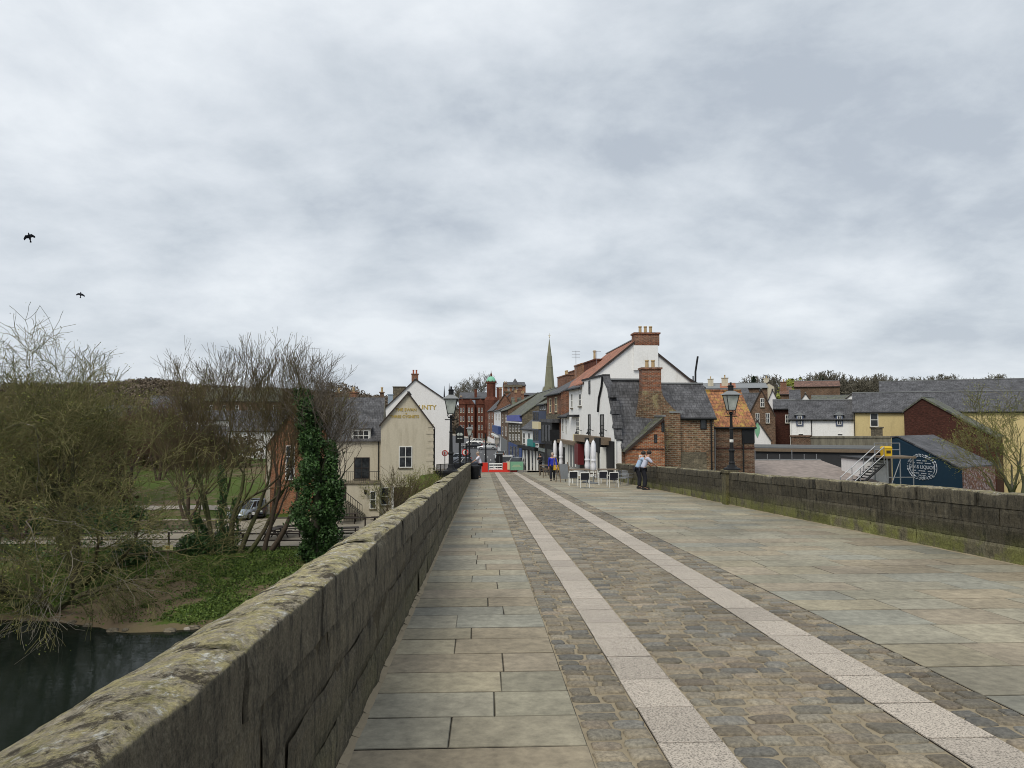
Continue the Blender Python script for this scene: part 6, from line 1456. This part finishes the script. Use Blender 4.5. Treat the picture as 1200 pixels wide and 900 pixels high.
def parasol(label, loc, h):
    t = thing('furled_parasol', label, 'parasol', loc, 0, 'furled white parasols'); k = h/2.5
    MB().lathe([(.28, 0), (.28, .06), (.04, .08), (.03, .4)], 10).build('base', M['grey_paint'], t); MB().tube([(0, 0, .06), (0, 0, h)], .025, 6).build('pole', M['white_paint'], t)
    mb = MB(); vs = []; n = 14; pr = [(.1, .75), (.17, .8), (.2, 1.0), (.13, 1.32), (.16, 1.36), (.19, 1.6), (.2, 1.9), (.17, 2.2), (.1, 2.38), (.04, 2.46)]
    for j, (r_, z) in enumerate(pr):
        for q in range(n): a_ = 2*math.pi*q/n; rr2 = r_*.76*(1-.3*(q % 2))*(1+.12*math.sin(q*2.3+j)); vs.append((rr2*math.cos(a_), rr2*math.sin(a_), z*k))
    fs = [(i*n+q, i*n+(q+1) % n, (i+1)*n+(q+1) % n, (i+1)*n+q) for i in range(len(pr)-1) for q in range(n)]+[tuple(range(n)), tuple((len(pr)-1)*n+q for q in range(n))]
    mb.add(vs, fs).build('canopy', M['white_canvas'], t, True); MB().lathe([(.14, 1.28*k), (.15, 1.33*k), (.14, 1.38*k)], 10).build('tie', M['white_canvas'], t); return t
M['white_canvas'] = plain('white_canvas', (.75, .75, .8), .85, .08)
parasol('furled white parasol nearest the pub door, tallest of the right pair', gp(695.5, 567), 2.3); parasol('furled white parasol with a tie band, left of the right pair', gp(688.3, 565.5), 2.35)
parasol('furled white parasol right behind the walking woman', gp(650.5, 556), 2.6); parasol('furled white parasol between the walking woman and the grey shopfront', gp(657.5, 558), 2.5)
# ================================================================== riverside bits
def railing(name, label, pts, h, zf, every=2.2, rails=(1.0,), r_=.035):
    t = thing(name, label, 'railing', (0, 0, 0)); mb = MB(); pb = MB()
    for (x0, y0), (x1, y1) in zip(pts, pts[1:]):
        L = math.hypot(x1-x0, y1-y0); n = max(1, int(L/every))
        for k in range(n+1): x, y = x0+(x1-x0)*k/n, y0+(y1-y0)*k/n; MB().box(x-.05, x+.05, y-.05, y+.05, zf(x, y)-.1, zf(x, y)+h).build('post', M['dark_wood'], t)
        for rr_2 in rails: mb.tube([(x0+(x1-x0)*k/n, y0+(y1-y0)*k/n, zf(x0+(x1-x0)*k/n, y0+(y1-y0)*k/n)+h*rr_2) for k in range(n+1)], r_, 5)
    mb.build('rails', M['dark_wood'], t); return t
flat = lambda x, y: -6.98
railing('terrace_railing', 'dark timber railing along the riverside edge of the terrace', [(WX(245, 48.2), 48.2), (-1.6, 48.2)], .95, flat, rails=(.97, .5), r_=.05)
railing('yard_railing', 'second dark railing across the terrace behind the picnic tables', [(WX(318, 56), 56), (-1.8, 56)], .9, flat, rails=(.97,), r_=.055)
railing('path_railing', 'thin dark fence beside the riverside path at far left', [(-50, 49.5), (WX(240, 49.0), 49.0)], .95, lambda x, y: T(x, y), rails=(.95, .5))
def picnic(label, loc, rz):
    t = thing('picnic_table', label, 'picnic table', loc, rz, 'picnic tables on the terrace')
    MB().box(-.9, .9, -.35, .35, .72, .77).build('tabletop', M['dark_wood'], t)
    for s in (-1, 1):
        MB().box(-.9, .9, s*.7-.14, s*.7+.14, .43, .47).build('bench', M['dark_wood'], t)
        MB().tube([(s*.65, -.65, 0), (s*.65, -.2, .72)], .05, 4).tube([(s*.65, .65, 0), (s*.65, .2, .72)], .05, 4).tube([(s*.65, -.8, .41), (s*.65, .8, .41)], .045, 4).build('frame', M['dark_wood'], t)
    return t
pt = picnic('picnic table close to the inn steps', (WX(408, 59), 59, -6.95), R(5))
for (a, D, rz_, lab) in ((388, 51.5, 85, 'picnic table right of the ivy tree foot'), (407, 51.5, 10, 'picnic table just over the left wall beside the leaning small tree'), (325, 51.5, 80, 'picnic table seen between the fan tree and ivy tree'), (342, 52.5, 15, 'picnic table just left of the ivy tree'), (272, 52, 80, 'picnic table behind the fan tree stems'), (450, 57, 15, 'picnic table under the inn shrubs')):
    o = copy_tree(pt); o.location = (WX(a, D), D, -6.95); o.rotation_euler = (0, 0, R(rz_)); tag(o, lab)
s_ = thing('river_notice', 'small pale yellow notice board on a post at the riverbank', 'sign', (WX(200.5, 43.5), 43.5, T(WX(200.5, 43.5), 43.5)))
z_ = WZ(200.5, 641.5, 43.5)-T(WX(200.5, 43.5), 43.5); MB().tube([(0, 0, -.2), (0, 0, z_)], .04, 6).build('post', M['weathered_wood'], s_)
MB().box(-.3, .3, -.05, -.03, z_-.16, z_+.16).build('board', plain('notice_yellow', (.6, .56, .3), .6, .1), s_); MB().box(-.12, .12, -.056, -.051, z_-.08, z_+.08).build('symbol', M['gold_paint'], s_)
for i in range(9):
    a = [232, 238, 60, 85, 150, 165, 20, 215, 110][i]; x = WX(a, 35.5); y = 34.5
    while T(x, y) < -8.42 and y < 42: y += .1
    r_ = .12+.1*g2.random(); o = MB().lathe([(r_*.6, -.1), (r_, 0), (r_*.8, r_*.5), (r_*.3, r_*.7)], 7, 0, 0, 0, 1.5, 1).build('shore_stone', M['stone_block'] if i else M['paving_pale'])
    o.location = (x, y, max(T(x, y), -8.4)); tag(o, ['pale flat stone at the waterline right of the earth bank'][0] if i == 0 else 'rounded dark stone lying at the waterline of the far bank', 'stone', 'stones along the waterline')
# dead pale branches hanging over the bank
db = Tree(201, grav=-.06, wob=.22, minr=.011, levels=3, ang=(.3, .9), split=(2, 3)); db.grow(V3((0, 0, 0)), V3((1, -.3, .1)), 3.2, .05, 1); db.grow(V3((0, 0, 0)), V3((.7, -.6, -.3)), 3, .05, 1)
for i, (a, b_, D, rz_, lab) in enumerate(((40, 500, 37.5, 160, 'pale dead branch high in the left willow'), (30, 610, 36, 10, 'pale dead branch low in the left willow'), (90, 640, 36.5, -60, 'pale dead branch hanging towards the water'))):
    p = W(a, b_, D)
    if i == 0: db.height = 1.6; o = db.build('dead_branch', lab, p, 'twig_pale', 'twig_pale', 'pale dead branches', 'branch', rz=R(rz_)); o0 = o
    else: o = copy_tree(o0); o.scale = (.7, .7, .7); o.location = p; o.rotation_euler = (0, 0, R(rz_)); tag(o, lab)
# ================================================================== birds
def bird(label, px_, py_, D, rz, roll, s):
    t = thing('bird', label, 'bird', W(px_, py_, D), 0, 'birds in the sky'); t.rotation_euler = (R(roll), 0, rz)
    MB().lathe([(.004, -.2), (.03, -.16), (.055, -.05), (.06, .04), (.035, .12), (.034, .15), (.012, .2), (.004, .22)], 10).build('body', M['black_cloth'], t, True)
    for sg in (-1, 1): 
        w_ = MB().add([(0, .02, .09), (0, .02, -.07), (sg*.14, .05, -.06), (sg*.26, .03, -.13), (sg*.28, .03, -.04), (sg*.15, .06, .1), (0, -.01, .09), (0, -.01, -.07), (sg*.14, .035, -.06), (sg*.26, .02, -.13), (sg*.28, .02, -.04), (sg*.15, .045, .1)], [(0, 1, 2, 5), (2, 3, 4, 5), (6, 11, 8, 7), (8, 11, 10, 9), (1, 7, 8, 2), (2, 8, 9, 3), (3, 9, 10, 4), (4, 10, 11, 5), (5, 11, 6, 0)])
        w_.build('wing', M['black_cloth'], t)
    MB().add([(-.02, 0, -.17), (.02, 0, -.17), (.05, 0, -.29), (-.05, 0, -.29), (-.02, .01, -.17), (.02, .01, -.17), (.05, .01, -.29), (-.05, .01, -.29)], [(0, 1, 2, 3), (7, 6, 5, 4), (0, 4, 5, 1), (2, 6, 7, 3), (1, 5, 6, 2), (3, 7, 4, 0)]).build('tail', M['black_cloth'], t)
    t.scale = (s, s, s); return t
b1_ = bird('larger black bird flying upper left', 34.5, 277.5, 30, R(20), 20, .85); b1_.rotation_euler = (R(20), R(-25), R(55))
b2_ = bird('smaller black bird flying below the first', 94.5, 345, 36, R(10), 10, .7); b2_.rotation_euler = (R(-20), R(5), R(40))
